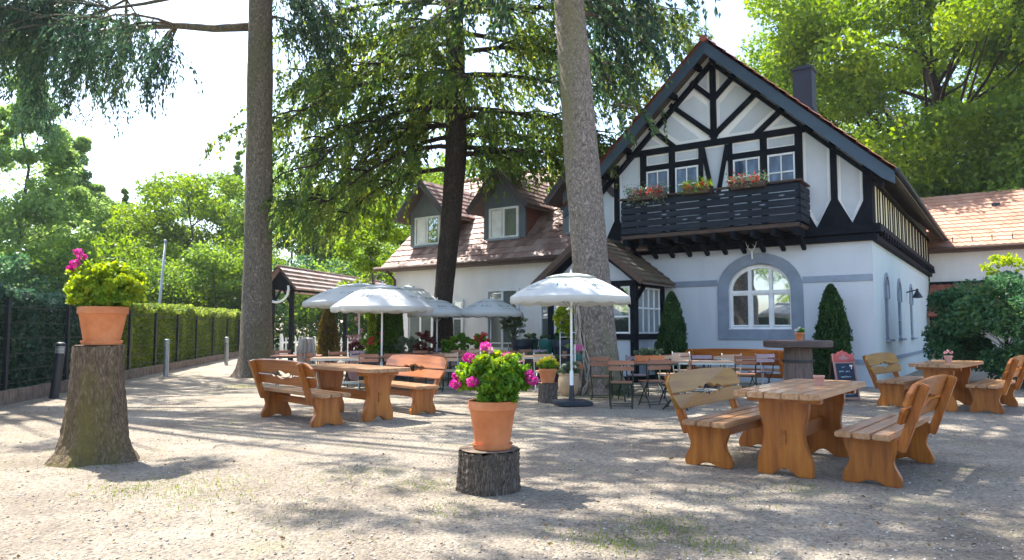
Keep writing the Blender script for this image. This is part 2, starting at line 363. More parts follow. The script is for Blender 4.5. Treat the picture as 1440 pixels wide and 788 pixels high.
vs=sc.view_settings; vs.view_transform='Standard'; vs.look='None'; vs.gamma=1; vs.use_curve_mapping=False; vs.exposure=1.7
sc.cycles.max_bounces=6; sc.cycles.diffuse_bounces=3; sc.cycles.transparent_max_bounces=8; sc.cycles.transmission_bounces=3
sc.cycles.use_denoising=True; sc.cycles.sample_clamp_indirect=8

# ------------------------------------------------------------------ ground
def groundmat():
    m,nt,out=newmat('gravel'); L=nt.links.new
    b=N(nt,'ShaderNodeBsdfPrincipled',Roughness=.95); b.inputs['Specular IOR Level'].default_value=.15
    co=coords(nt)
    big=N(nt,'ShaderNodeTexNoise',Scale=.75,Detail=9,Roughness=.72); L(co,big.inputs['Vector'])
    r0=ramp(nt,[(.34,(.245,.205,.16)),(.5,(.345,.295,.235)),(.66,(.43,.38,.305))],big.outputs['Fac'])
    v=N(nt,'ShaderNodeTexVoronoi',Scale=42); L(co,v.inputs['Vector'])
    rv=ramp(nt,[(0,(.30,.30,.33)),(.3,(.85,.85,.85)),(.65,(1.0,1.0,1.0)),(1,(1.5,1.45,1.36))],v.outputs['Color'])
    mm=N(nt,'ShaderNodeMix',data_type='RGBA',blend_type='MULTIPLY'); mm.inputs['Factor'].default_value=.75
    L(r0.outputs[0],mm.inputs['A']); L(rv.outputs[0],mm.inputs['B'])
    sp=N(nt,'ShaderNodeTexNoise',Scale=26,Detail=7,Roughness=.8); L(co,sp.inputs['Vector'])
    rs=ramp(nt,[(.36,(.35,.31,.29)),(.46,(.95,.95,.95)),(.56,(1.05,1.05,1.03)),(.68,(1.4,1.38,1.3))],sp.outputs['Fac'])
    m3=N(nt,'ShaderNodeMix',data_type='RGBA',blend_type='MULTIPLY'); m3.inputs['Factor'].default_value=.85
    L(mm.outputs['Result'],m3.inputs['A']); L(rs.outputs[0],m3.inputs['B'])
    # thin grassy patches
    gp=N(nt,'ShaderNodeTexNoise',Scale=.8,Detail=6,Roughness=.75); L(coords(nt,(1.3,1,1)),gp.inputs['Vector'])
    rg=ramp(nt,[(.56,(0,0,0)),(.72,(.6,.6,.6))],gp.outputs['Fac'])
    m4=N(nt,'ShaderNodeMix',data_type='RGBA'); L(rg.outputs[0],m4.inputs['Factor']); L(m3.outputs['Result'],m4.inputs['A']); m4.inputs['B'].default_value=(.33,.33,.17,1)
    L(m4.outputs['Result'],b.inputs['Base Color'])
    ad=N(nt,'ShaderNodeMath',operation='MULTIPLY_ADD'); L(v.outputs['Distance'],ad.inputs[0]); ad.inputs[1].default_value=-.6; L(sp.outputs['Fac'],ad.inputs[2])
    bp=N(nt,'ShaderNodeBump',Strength=1.0,Distance=.035); L(ad.outputs[0],bp.inputs['Height']); L(bp.outputs[0],b.inputs['Normal'])
    L(b.outputs[0],out.inputs[0]); return m
M['gravel']=groundmat()
M['lawn']=mat('lawn',[(.3,(.035,.06,.015)),(.7,(.09,.13,.03))],.95,1.5,bump=.8,bscale=20)
g=MB(); g.add([(-400,-300,0),(400,-300,0),(400,600,0),(-400,600,0)],[(0,1,2,3)]); tag(g.build('ground','gravel'),None,None,kind='structure')
# planted ground beyond the hedge line
hd=Vector((-.205,.979,0)).normalized(); h0=Vector((-9.28,13.02,0))
def H_(d,off=0,z=0): # along the hedge line, off to the left
    p=h0+hd*d+Vector((-hd.y,hd.x,0))*off; p.z=z; return p
g=MB(); g.add([H_(-40,.5,.02),H_(60,.5,.02),(-14,120,.02),(-200,120,.02),(-200,-30,.02)],[(0,1,2,3,4)]); tag(g.build('lawn','lawn'),None,None,kind='structure')

# pebbles and leaf litter
def scatter():
    g=np.random.default_rng(3); n=6500
    Y=3.6+ (g.uniform(0,1,n)**1.7)*12; X=g.uniform(-.8,.8,n)*Y
    P=np.stack([X,Y,np.zeros(n)],1); s=g.uniform(.004,.013,n)
    base=np.array([[1,0,0],[-.6,.8,0],[-.5,-.9,0],[0,0,.8],[.1,.1,-.4]]); f=np.array([[0,1,3],[1,2,3],[2,0,3],[1,0,4],[2,1,4],[0,2,4]])
    a=g.uniform(0,6.28,n); c,s_=np.cos(a),np.sin(a)
    V=np.zeros((n,5,3)); b=base[None]*g.uniform(.7,1.3,(n,5,1))
    V[:,:,0]=(b[:,:,0]*c[:,None]-b[:,:,1]*s_[:,None]); V[:,:,1]=(b[:,:,0]*s_[:,None]+b[:,:,1]*c[:,None]); V[:,:,2]=b[:,:,2]
    V=V*s[:,None,None]+P[:,None,:]; V[:,:,2]+=s[:,None]*.3
    F=(f[None]+np.arange(n)[:,None,None]*5).reshape(-1,3)
    m,nt,out=newmat('pebble'); ge=nt.nodes.new('ShaderNodeNewGeometry'); b=N(nt,'ShaderNodeBsdfPrincipled',Roughness=.85)
    r=ramp(nt,[(0,(.10,.09,.09)),(.3,(.28,.25,.22)),(.7,(.42,.39,.35)),(1,(.60,.57,.52))],ge.outputs['Random Per Island']); nt.links.new(r.outputs[0],b.inputs[0]); nt.links.new(b.outputs[0],out.inputs[0])
    tag(meshnp('pebbles',V.reshape(-1,3),F,m),'scattered pale and dark pebbles on the gravel yard','pebbles',kind='stuff')
    n=700; Y=3.8+(g.uniform(0,1,n)**1.3)*14; X=g.uniform(-.8,.8,n)*Y
    V,F=cards(np.stack([X,Y,np.full(n,.012)],1),.035,.022,5,D=np.stack([g.normal(size=n),g.normal(size=n),np.zeros(n)],1),spread=.15)
    V[:,2]=np.clip(V[:,2],.004,.04)
    lm=leafmat('litter',[(.09,.05,.02),(.20,.12,.04),(.32,.22,.08)],.1)
    tag(meshnp('leaf_litter',V,F,lm),'dry brown fallen leaves scattered over the gravel','leaf litter',kind='stuff')
    # grass blades in small patches
    pts=[]
    for (x,y,r,k) in [(G(280,690),0,.55,500),(G(180,690),0,.35,260),(G(500,668),0,.45,260),(G(935,745),0,.30,420),(G(880,770),0,.2,180),(G(1010,770),0,.2,160),(G(600,685),0,.3,200),(G(840,760),0,.25,180),(G(1130,690),0,.25,120),
                      (G(340,545),0,.5,500),(G(850,558),0,.75,900),(G(120,655),0,.45,260),(G(640,720),0,.25,150),(G(1000,700),0,.4,120),(G(420,720),0,.6,220)]:
        q=g.normal(size=(k,2))*r*.6; pts.append(np.stack([x.x+q[:,0],x.y+q[:,1],np.full(k,.02)],1))
    P=np.concatenate(pts); V,F=cards(P,.035,.006,9,D=np.tile([0,0,1.6],(len(P),1)),spread=.6); V[:,2]=np.maximum(V[:,2],.002)
    tag(meshnp('grass_tufts',V,F,'grass'),'short sparse grass tufts growing through the gravel','grass',kind='stuff')
scatter()

# ------------------------------------------------------------------ trees
def sprays(branches,seed,twl=(.5,1.3),den=6,cden=16,down=.9,side=.5):
    """hanging needle sprays along branches. branches: list of point lists. returns card points, directions, twig tubes"""
    g=np.random.default_rng(seed); P=[];D=[];tw=[]
    for pts in branches:
        pts=np.array(pts); seg=np.linalg.norm(np.diff(pts,axis=0),axis=1); L=seg.sum(); cum=np.concatenate([[0],np.cumsum(seg)])
        n=max(3,int(L*den))
        for _ in range(n):
            s=g.uniform(.12,1)**.8*L; i=min(len(seg)-1,int(np.searchsorted(cum,s)-1)); i=max(i,0)
            p=pts[i]+(pts[i+1]-pts[i])*((s-cum[i])/seg[i]); ax=(pts[i+1]-pts[i])/seg[i]
            lat=np.cross(ax,[0,0,1]); lat/=np.linalg.norm(lat)+1e-6
            d=ax*g.uniform(.1,.9)+lat*g.normal()*side+np.array([0,0,-1])*g.uniform(.15,1.2)*down; d/=np.linalg.norm(d)
            l=g.uniform(*twl)*(1-.45*s/L); k=max(4,int(l*cden)); t=np.sort(g.uniform(0,1,k))[:,None]
            sag=np.array([0,0,-1])*(t**2)*l*.45*down
            q=p+d*l*t+sag; P.append(q+g.normal(size=(k,3))*.045)
            dd=d+np.array([0,0,-1])*t*.9*down+g.normal(size=(k,3))*.45; D.append(dd)
            if g.uniform()<.35: tw.append([p,p+d*l*.5+np.array([0,0,-.11])*l*down,p+d*l+np.array([0,0,-.45])*l*down])
    return np.concatenate(P),np.concatenate(D),tw
def curve(p0,az,L,rise,droop,n=7,wob=.15,rr=None):
    rr=rr or rnd; out=[]; p0=Vector(p0); a=az
    for i in range(n+1):
        t=i/n; x=math.cos(a)*L*t; y=math.sin(a)*L*t
        out.append(Vector((p0.x+x+rr.uniform(-wob,wob)*t,p0.y+y+rr.uniform(-wob,wob)*t,p0.z+rise*t-droop*t*t+rr.uniform(-wob,wob)*t*.5)))
    return out
def trunkmesh(t,pts,rs,bark,name='trunk',flare=1.5,n=28,jit=.05,seed=1):
    """pts in local coordinates, extra rings and root flare"""
    P=[];Rr=[]; N_=max(30,int(pts[-1][2]*5))
    zs=[p[2] for p in pts]
    for i in range(N_+1):
        z=zs[0]+(zs[-1]-zs[0])*(i/N_)**1.35
        k=max(j for j in range(len(zs)) if zs[j]<=z+1e-6); k=min(k,len(zs)-2); f=(z-zs[k])/(zs[k+1]-zs[k])
        p=Vector(pts[k]).lerp(Vector(pts[k+1]),f); r=rs[k]+(rs[k+1]-rs[k])*f
        h=z-zs[0]; r*=1+(flare-1)*math.exp(-h/.32)+.05*math.exp(-h/1.2)
        P.append(p); Rr.append(r)
    mb=MB(); o=0; rr=random.Random(seed); ph=[rr.uniform(0,6) for _ in range(6)]
    for i,(p,r) in enumerate(zip(P,Rr)):
        h=p.z-P[0].z; lob=.16*math.exp(-h/.5)
        for k in range(n):
            a=2*PI*k/n
            j=1+jit*(.5*math.sin(3*a+ph[0]+h*.5)+.35*math.sin(7*a+ph[1]-h*1.2)+.3*math.sin(2*a+ph[4]+h*1.7))+lob*math.sin(5*a+ph[2])+rr.uniform(-.012,.012)
            mb.v.append((p.x+math.cos(a)*r*j,p.y+math.sin(a)*r*j,p.z))
        if i:
            for k in range(n): mb.f.append(((i-1)*n+k,(i-1)*n+(k+1)%n,i*n+(k+1)%n,i*n+k))
    return mb.build(name,bark,t,smooth=True)
def fir(name,label,base,pts,rs,bark,brs,leaf,seed,den=6,cden=16,twl=(.5,1.3),card=(.20,.055),down=.9,side=.5,spread=.35,group=None):
    t=thing(name,label,'tree',base,group=group); trunkmesh(t,pts,rs,bark,seed=seed)
    mb=MB(); bl=[]
    for b in brs:
        n=len(b['p']); r0=b.get('r',.06)
        mb.tube(b['p'],[r0*(1-.85*i/(n-1)) for i in range(n)],n=7,jit=.08,seed=seed)
        if b.get('leaf',True): bl.append([tuple(q) for q in (b['p'] if not b.get('from') else b['p'][b['from']:])])
        rr=random.Random(seed+len(bl)); pp=b['p']
        for k in range(b.get('sub',0)):       # side boughs
            i=rr.randint(max(1,b.get('from',1)),n-2); a=b['az']+rr.choice((-1,1))*rr.uniform(.5,1.1); L=rr.uniform(.25,.5)*b['L']
            q=curve(pp[i],a,L,rr.uniform(-.1,.25)*L,rr.uniform(.2,.5)*L*b.get('hang',1),5,.1,rr); mb.tube(q,[r0*.4*(1-.85*j/5) for j in range(6)],n=5); bl.append([tuple(v) for v in q])
    P,D,tw=sprays(bl,seed,twl,den,cden,down,side)
    for q in tw[:1500]: mb.tube(q,[.009,.006,.003],n=3,cap=False)
    mb.build('branches',bark,t,smooth=True)
    V,F=cards(P,card[0],card[1],seed,D=D,spread=spread); meshnp('crown',V,F,leaf,t)
    return t
def addbr(p,az,L,rise,droop,r,sub=4,**k):
    rr=random.Random(int(az*100+L*37+p[2]*11)); d=dict(p=curve(p,az,L,rise,droop,8,.12,rr),az=az,L=L,r=r,sub=sub); d.update(k); return d

# left trunk (T1): bare bole, one long level bough to the left carrying drooping sprays
rb=random.Random(11)
B1=Vector((-7.5,21,0)); b=[]
tp=lambda z:(-.0+(-.013)*z,0,z)
b.append(dict(p=[Vector(q) for q in [(-.45,0,10.55),(-1.5,-.1,10.45),(-2.6,-.15,10.52),(-3.8,-.3,10.40),(-5,-.5,10.15),(-6.3,-.7,10.0),(-7.6,-1,9.6)]],az=PI,L=7,r=.13,sub=16,**{'from':2}))
for k,(z,az,L) in enumerate([(11.6,3.05,7.6),(12.2,3.3,8.4),(12.6,2.8,8.6),(13.4,3.15,9)]):
    b.append(addbr(tp(z),az,L,.1*L,.26*L,.09,12,**{'from':5}))
for k,(z,az,L) in enumerate([(10.9,.1,1.9),(11.5,-.3,2.6),(12.4,.35,3.2),(11.7,.5,2.4)]): b.append(addbr(tp(z),az,L,.1*L,.5*L,.05,4))
z=17.5
while z<23:
    L=(25-z)*.30+.5
    for k in range(2): b.append(addbr(tp(z),rb.uniform(0,6.28),L*rb.uniform(.7,1.1),.15*L,.4*L,.07,4))
    z+=.8
fir('spruce_tree','spruce with straight bare grey trunk beside the hedge and one long bough reaching left','tree' and B1,[tp(0),tp(6),tp(11),(-.2,0,25)],[.44,.385,.35,.06],'bark1',b,'needle',5,den=7,cden=22,twl=(.6,2.0),card=(.20,.06),down=1.2)

# middle dark trunk (T2): full drooping crown
rb=random.Random(23); B2=Vector((-2.16,22.4,0)); b=[]
t2=lambda z:(.0 if z<2.5 else min(.42,(z-2.5)*.09),0,z)
for az,L,z,rise,dr in [(3.05,6.0,12.4,.5,2.6),(3.35,6.2,13.2,.4,2.2),(2.85,6.2,11.8,.8,3.6),(3.5,6.0,10.4,.6,2.8),(2.6,6.5,12.8,.7,3.0),(3.2,5.2,9.6,.9,2.7),(3.15,6.8,11.0,.9,3.6),(3.0,3.6,8.8,.5,1.5),
                 (-.1,6.4,10.6,.5,2.2),(.25,6.0,9.4,.7,1.9),(-.35,6.2,11.4,.5,2.0),(.1,5.4,8.4,.7,1.1),(-.15,5.0,7.7,.5,.7),(.4,7.0,12.2,.4,1.8),(-.2,7.6,12.9,.3,1.2),(.05,8.6,13.2,.4,1.0),(.3,4.6,8.0,.4,.9),(-.5,4.2,9.0,.5,1.2),
                 (3.1,5.4,8.8,.3,3.6),(3.4,5.0,8.0,.3,3.2),(2.8,5.2,8.4,.3,3.4),(3.2,4.4,7.2,.3,2.4),(3.0,5.8,9.8,.3,4.2),(3.5,5.6,9.4,.3,3.6),(-1.4,4.0,10.0,.5,1.6),(-1.8,4.0,12.0,.5,2.2),(-1.1,4.4,12.8,.5,2.4),(-2.2,4.2,11.0,.5,2.0),(1.2,4,9.5,.5,1),(1.8,4.5,11.5,.5,1.5),(2.2,4.5,10.5,.5,1.5)]:
    b.append(addbr(t2(z),az,L,rise,dr,.10,9))
z=14
while z<24:
    L=(27-z)*.34+.6
    for k in range(1): b.append(addbr(t2(z),rb.uniform(0,6.28),L*rb.uniform(.7,1.1),.1*L,.4*L,.08,1))
    z+=1.2
T2=fir('spruce_tree','dark trunked conifer between the parasols and the long wing with a full drooping crown',B2,[(0,0,0),(0,0,2.6),(.25,0,5.4),(.42,0,8),(.3,0,14),(.3,0,26)],[.36,.33,.36,.38,.30,.06],'bark2',b,'needle_y',9,den=5.4,cden=19,twl=(.5,1.7),card=(.20,.085),down=.85)
T2.scale=(.9,.9,.9)

# right pale trunk (T3): leaning bole, crown above the frame
rb=random.Random(31); B3=Vector((1.92,15.5,0)); b=[]
t3=lambda z:(-.0-.078*z,0,z)
for az,L,z,rise,dr in [(.55,4.6,8.6,.7,1.3),(.35,4.0,9.6,.4,1.4),(.8,4.4,9.0,.5,2.0),(.9,4.2,8.0,.5,2.4)]:
    b.append(addbr((t3(z)[0],.1,z),az,L*.62,rise*.6,dr*.7,.06,7))
z=9.8
while z<20:
    L=5.6-(z-9.8)*.30
    for k in range(3): b.append(addbr(t3(z),rb.uniform(0,6.28),L*rb.uniform(.55,1.1),.15*L,.28*L,.08,3))
    z+=1.05
for az,L,z in [(3.6,6.5,10.5),(3.9,7.2,11.4),(4.2,7.0,10.8),(4.5,6.6,12),(4.8,6.0,11.2),(3.3,6.5,12.2),(4.05,7.5,13),(4.35,7.2,13.6),(3.75,6.8,14.2),(4.65,6.5,14.6),(3.95,9.2,12.6),(4.15,9.6,13.4),(4.02,8.8,14.4),(4.3,9.4,13),(3.8,9.6,14)]:
    b.append(addbr(t3(z),az,L,.12*L,.05*L,.08,9))  # long boughs out of view, added to throw shade on the foreground
fir('fir_tree','pale mottled leaning trunk rising beside the centre parasol in front of the gabled inn',B3,[(0,0,0),(-.15,0,2),(-.36,0,4.8),(-.62,0,8.5),(-1.4,0,22)],[.45,.41,.38,.33,.06],'bark3',b,'needle',15,den=6.5,cden=17,twl=(.4,1.1),card=(.20,.085))

# broad leaved trees: limbs to every leaf clump
def broad(name,label,base,H,r,trunk_r,leaf,seed,ncl=40,nleaf=260,ls=.22,zb=.35,cat='tree',bark='bark_far',group=None,squash=1.0,top=1.0,clr=.30,shape=None):
    t=thing(name,label,cat,base,group=group); g=np.random.default_rng(seed); rr=random.Random(seed)
    tp_=[(0,0,0)]; 
    for i in range(1,5): tp_.append((rr.uniform(-.03,.03)*H,rr.uniform(-.03,.03)*H,H*.2*i))
    mb=MB(); mb.tube(tp_,[trunk_r*(1.15-.24*i) for i in range(5)],n=10,jit=.08,seed=seed)
    P=[]
    cz=H*(zb+1)/2; hz=H*(1-zb)/2
    for k in range(ncl):
        d=g.normal(size=3); d/=np.linalg.norm(d); f=g.uniform(.35,1)**.5
        c=np.array([d[0]*r*f,d[1]*r*f,cz+d[2]*hz*f]);
        if shape=='cone': c[:2]*=max(.12,(H-c[2])/(H*(1-zb)))*1.3
        c[2]=min(c[2],H*top)
        cr=r*clr*g.uniform(.6,1.15)
        if shape=='cone': cr*=1.25*max(.42,min(1,1.3*(H-c[2])/(H*(1-zb))))
        P.append(blob(c,(cr,cr,cr*.65*squash),int(nleaf*g.uniform(.6,1.2)),seed*100+k,.25))
        if ncl>70 and k%3: continue
        z0=max(H*.15,min(H*.75,c[2]-.75*math.hypot(c[0],c[1]))); i=min(3,int(z0/(H*.2))); f0=z0/(H*.2)-i
        a=Vector(tp_[i]).lerp(Vector(tp_[i+1]),min(1,max(0,f0))); e=Vector(c); m=a.lerp(e,.5)+Vector((0,0,-.06*r))
        mb.tube([a,m,e],[trunk_r*.17,trunk_r*.10,trunk_r*.03],n=5,jit=.05,cap=False)
    mb.build('trunk',bark,t,smooth=True)
    P=np.concatenate(P); V,F=cards(P,ls,ls*.6,seed); meshnp('crown',V,F,leaf,t)
    return t
broad('deciduous_tree','huge bright green broad tree rising behind the gabled inn at the right',(24.5,41,0),25,12.5,.75,'lf_big',3,ncl=240,nleaf=900,ls=.28,zb=.18,clr=.185,bark='bark2')
broad('deciduous_tree','second big green tree filling the far upper right corner of the frame',(36,47,0),27,11,.6,'lf_big',4,ncl=90,nleaf=800,ls=.32,zb=.1,clr=.21,bark='bark2')
broad('deciduous_tree','lower yellowish green tree between chimney and big tree behind the roof ridge',(16.5,46,0),18,6.0,.4,'lf_bright',6,ncl=60,nleaf=650,ls=.27,zb=.2,clr=.25)
broad('deciduous_tree','green tree showing over the roof of the right annex',(26,35.5,0),13,6,.4,'lf_mid',8,ncl=60,nleaf=400,ls=.30,zb=.2,clr=.25)
def overhang(t,seed,nb,xr,yr,zr_):
    rr=random.Random(seed); mb=MB(); P=[]
    for k in range(nb):
        e=Vector((rr.uniform(*xr),rr.uniform(*yr),rr.uniform(*zr_))); a=Vector((0,0,rr.uniform(7.5,9.5))); m=a.lerp(e,.5)+Vector((0,0,1.2))
        mb.tube([a,m,e],[.10,.07,.02],n=6)
        for j in range(3):
            c=e+Vector((rr.uniform(-1.0,1.0),rr.uniform(-1.0,1.0),rr.uniform(-.4,.4))); P.append(blob(c,(rr.uniform(.35,.8),rr.uniform(.35,.8),.3),rr.randint(70,170),700+k*9+j,.2))
    mb.build('boughs','bark_far',t,smooth=True)
    V,F=cards(np.concatenate(P),.17,.10,5); meshnp('crown',V,F,'lf_mid',t)
t=broad('shade_tree','unseen spreading tree added behind the hedge to shade the middle of the yard',(-13.2,16.2,0),17,3.0,.3,'lf_mid',13,ncl=14,nleaf=200,ls=.18,zb=.62,clr=.3)
overhang(t,78,17,(2.2,9.0),(-4,3.4),(11.8,14.5))  # boughs of the added tree, kept above view to shade the yard
broad('deciduous_tree','small light green tree at the left end of the long wing',(-5.6,28.6,0),7.0,1.5,.10,'lf_bright',46,ncl=40,nleaf=200,ls=.17,zb=.25,clr=.33)
# trees standing behind the camera (seen only in the window glass)
broad('deciduous_tree','tall green tree behind the viewer reflected in the arched window',(-19,-9,0),13,5,.35,'lf_mid',41,ncl=30,nleaf=200,ls=.35,zb=.2,clr=.35)
broad('deciduous_tree','green tree left of the yard reflected in the inn windows',(-27,-1,0),11,5,.35,'lf_mid',42,ncl=30,nleaf=200,ls=.35,zb=.15,clr=.35)

broad('deciduous_tree','wide dark green tree between the two other reflected trees',(-24,-14,0),12,6,.35,'lf_mid',43,ncl=40,nleaf=260,ls=.35,zb=.05,clr=.35)
broad('deciduous_tree','low green tree nearest the yard among the reflected trees',(-14,-5,0),7.5,3.4,.25,'lf_bright',44,ncl=34,nleaf=240,ls=.25,zb=.05,clr=.35)
def vine():
    t=thing('climbing_vine','pale leafless climbing stems clinging to the left side of the leaning trunk','vine',B3); rr=random.Random(5); mb=MB(); lp=[]
    for k in range(30):
        a=rr.uniform(2.6,4.4); h=rr.uniform(.8,2.6); q=[]; n=14
        for i in range(n+1):
            z=h*i/n; rad=.44*(1+.5*math.exp(-z/.32))-.013*z*1.8+.035; a+=rr.uniform(-.10,.10); q.append((t3(z)[0]+rad*math.cos(a),rad*math.sin(a),z))
            if rr.random()<.3: lp.append((q[-1][0]*1.02,q[-1][1]*1.04,q[-1][2]))
        mb.tube(q,[rr.uniform(.010,.026)*(1-.6*i/n) for i in range(n+1)],n=5)
    mb.build('stem',mat('vine_stem',[(.3,(.30,.25,.21)),(.7,(.55,.50,.45))],.85,8),t,smooth=True)
    P=np.array(lp)+np.random.default_rng(1).normal(size=(len(lp),3))*.03; V,F=cards(P,.06,.05,3); meshnp('foliage',V,F,'greyleaf',t)
    P=blob((.1,-.45,.12),(.55,.2,.22),700,9,.2); P[:,2]=np.abs(P[:,2]); V,F=cards(P,.07,.05,4); meshnp('foliage',V,F,'greyleaf',t)
vine()
# belt of trees beyond the hedge and behind the long wing
spec=[ # px, Y, H, r, leaf, shape, label
(25,38,17.0,4.6,'lf_pale','cone','tall hazy green conifer at the far left edge behind the dark hedge'),
(-60,44,21,6.0,'lf_pale',None,'tall pale tree partly cut off by the left frame edge'),
(105,50,15.5,4.6,'lf_pale','cone','hazy greenish conifer right of the tallest left tree'),
(150,56,12.6,3.6,'lf_mid',None,'round dark green tree with a bluish top left of the pale pole'),
(172,64,14.8,2.0,'lf_mid','cone','slim dark spire tree rising above its neighbours at the left'),
(205,52,10.8,4.0,'lf_bright',None,'bright green tree directly behind the pale pole'),
(262,50,13.2,4.6,'lf_bright',None,'bright yellow green tree with open crown right of the pale pole'),
(308,58,14.6,4.2,'lf_pale',None,'feathery green tree just left of the straight bare trunk'),
(330,66,18.5,2.0,'lf_pale','cone','thin sparse pine beside the straight bare trunk'),
(404,60,15.5,4.6,'lf_pale',None,'pale green tree just right of the straight bare trunk'),
(440,52,12.5,4.2,'lf_mid',None,'mid green tree above the roofed gate'),
(492,56,13.8,4.4,'lf_bright',None,'bright green tree behind the gate roof ridge'),
(540,50,12.0,4.2,'lf_mid',None,'green tree at the left end of the long wing roof'),
(600,54,14.5,4.6,'lf_bright',None,'light green tree behind the left dormer'),
(662,50,14.5,4.6,'lf_bright',None,'light green tree behind the middle dormer'),
(735,52,14.0,4.6,'lf_mid',None,'mid green tree behind the ridge beside the leaning trunk'),
]
for i,(px,Y,Hh,r,lf,shp,lab) in enumerate(spec):
    p=A(px,Y); broad('conifer_tree' if shp else 'deciduous_tree',lab,(p.x,p.y,0),Hh,r,.16 if px!=308 else .2,lf,50+i,ncl=56 if shp is None else 90,nleaf=330,ls=.27,zb=.12,clr=.30 if shp is None else .26,shape=shp,group='trees beyond the hedge')
for i,(px,Y,Hh,r,lf,lab) in enumerate([
(-20,33,5.2,3.2,'bush','dark bluish shrub behind the near dark hedge at the left edge'),
(60,35,6.0,3.0,'lf_mid','tall green shrub behind the pot with yellow green leaves'),
(130,38,6.4,3.0,'lf_bright','bright shrub right of the flower pot on the tall stump'),
(185,42,6.0,3.0,'lf_mid','green shrub left of the pale pole behind the hedge'),
(250,44,6.6,3.2,'lf_bright','bright green shrub right of the pale pole behind the hedge'),
(300,43,6.4,3.0,'lf_mid','green shrub with dark stem behind the far hedge'),
(350,46,7.0,3.4,'lf_bright','shrub hidden in part by the straight bare trunk'),
(415,44,5.6,3.2,'bush','dark teal shrub framed by the gate posts'),
(455,43,5.4,3.0,'lf_mid','green shrub behind the golden column shaped conifer'),
(500,44,6.2,3.0,'bush','dark shrub behind the red flower stand'),
(545,43,7.0,3.0,'lf_mid','green shrub beside the left end of the long wing')]):
    p=A(px,Y); broad('shrub',lab,(p.x,p.y,0),Hh,r,.10,lf,90+i,ncl=30,nleaf=260,ls=.24,zb=.02,clr=.42,cat='shrub',group='shrubs beyond the hedge')
# shrub at the right by the annex
broad('shrub','large dark green shrub with light tips in front of the right annex',(12.1,17.4,0),2.75,1.75,.06,'bush',131,ncl=70,nleaf=430,ls=.11,zb=.0,clr=.30,cat='shrub',bark='bark2')
broad('shrub','yellow tipped shrub at the right frame edge beside the big dark one',(14.4,18.2,0),3.0,1.3,.05,'lf_bright',132,ncl=34,nleaf=300,ls=.12,zb=.05,clr=.32,cat='shrub',bark='bark2')
broad('sapling','slender sapling with pale yellow leaves rising above the big dark shrub',(12.25,17.7,0),3.25,.42,.02,'ger_y',133,ncl=9,nleaf=60,ls=.11,zb=.82,clr=.45,cat='sapling',bark='bark2')

# ------------------------------------------------------------------ hedge, fence, kerb, bollards
def hedge(name,label,d0,d1,h0_,h1_,leaf,topleaf,seed,n,ls):
    p=H_(d0,.28); t=thing(name,label,'hedge',p); inv=-p
    core=MB(); a,b_=H_(d0,.40)+inv,H_(d1,.40)+inv; c,e=H_(d0,1.15)+inv,H_(d1,1.15)+inv
    core.add([a,b_,e,c]+[q+Vector((0,0,h)) for q,h in ((a,h0_-.22),(b_,h1_-.22),(e,h1_-.22),(c,h0_-.22))],[(0,1,2,3),(4,5,6,7),(0,1,5,4),(1,2,6,5),(2,3,7,6),(3,0,4,7)])
    core.build('stems',M['hedge_core'],t)
    g=np.random.default_rng(seed)
    for nm,lf,nn,top in (('foliage',leaf,n,False),('foliage',topleaf,n//2,True)):
        s=d0+(d1-d0)*g.uniform(0,1,nn)**1.35
        f=(s-d0)/(d1-d0); hh=h0_+(h1_-h0_)*f+.08*np.sin(s*1.7)+.06*np.sin(s*4.1)
        if not top: off=.28+np.abs(g.normal(size=nn))*.10+.05*np.sin(s*3); z=g.uniform(.08,1,nn)*(hh-.12)
        else: off=.28+g.uniform(-.02,.95,nn); z=hh-np.abs(g.normal(size=nn))*.12*np.where(off<.4,2.4,1)
        P=np.array(h0)[None]+np.array(hd)[None]*s[:,None]+np.array([-hd.y,hd.x,0])[None]*off[:,None]; P[:,2]=z; P-=np.array(p)[None]; P[:,2]+=p.z
        V,F=cards(P,ls,ls*.62,seed+top); meshnp(nm,V,F,lf,t)
M['hedge_core']=mat('hedge_core',(.012,.018,.008),.95,6,bump=.6)
hedge('hedge','near hedge of dark glossy leaves behind the big slanting bollard',-9,6.2,2.1,2.15,'hedge_d','hedge_d',21,36000,.115)
hedge('hedge','long clipped hedge with sunlit yellow green top behind the dark fence',6.4,33,2.1,2.45,'hedge_y','hedge_y',22,60000,.125)
ft=thing('mesh_fence','dark metal mesh fence with upright posts standing in front of the clipped hedge','fence',H_(0)); fo=-H_(0)
wm=MB()
for k,d in enumerate([-3,.4,3.2,5.2,7.6,10.2,13,16,19.2,22.6,26,30]):
    mb=MB(); q=H_(d,.12)+fo; mb.box(q+Vector((0,0,.95)),(.07,.07,1.9)); mb.box(q+Vector((0,0,1.91)),(.085,.085,.03)); mb.build('post','metal_dark',ft)
for z in [.35,.6,.9,1.2,1.5,1.8]: wm.bar(H_(-9,.12,z)+fo,H_(32,.12,z)+fo,.008,.012 if z<1.7 else .02)
wm.build('mesh_panel','metal_dark',ft)
kt=thing('kerb_edging','low edging of upright bricks running along the foot of the fence','edging',H_(0)); kb=MB()
rk=random.Random(2); ang=math.atan2(hd.y,hd.x)
for i in range(0,360):
    d=-9+i*.115; q=H_(d,-.02)+fo; m=Matrix.Translation(q)@Matrix.Rotation(ang+rk.uniform(-.03,.03),4,'Z'); kb.box((0,rk.uniform(-.008,.008),.12+rk.uniform(-.008,.008)),(.105,.12,.26),m)
kb.build('bricks','brickedge',kt,bevel=.006)
kb=MB(); a,b_=H_(-9,.20,.10)+fo,H_(33,.20,.10)+fo; kb.bar(a,b_,.28,.22); kb.build('coping','brickedge',kt)
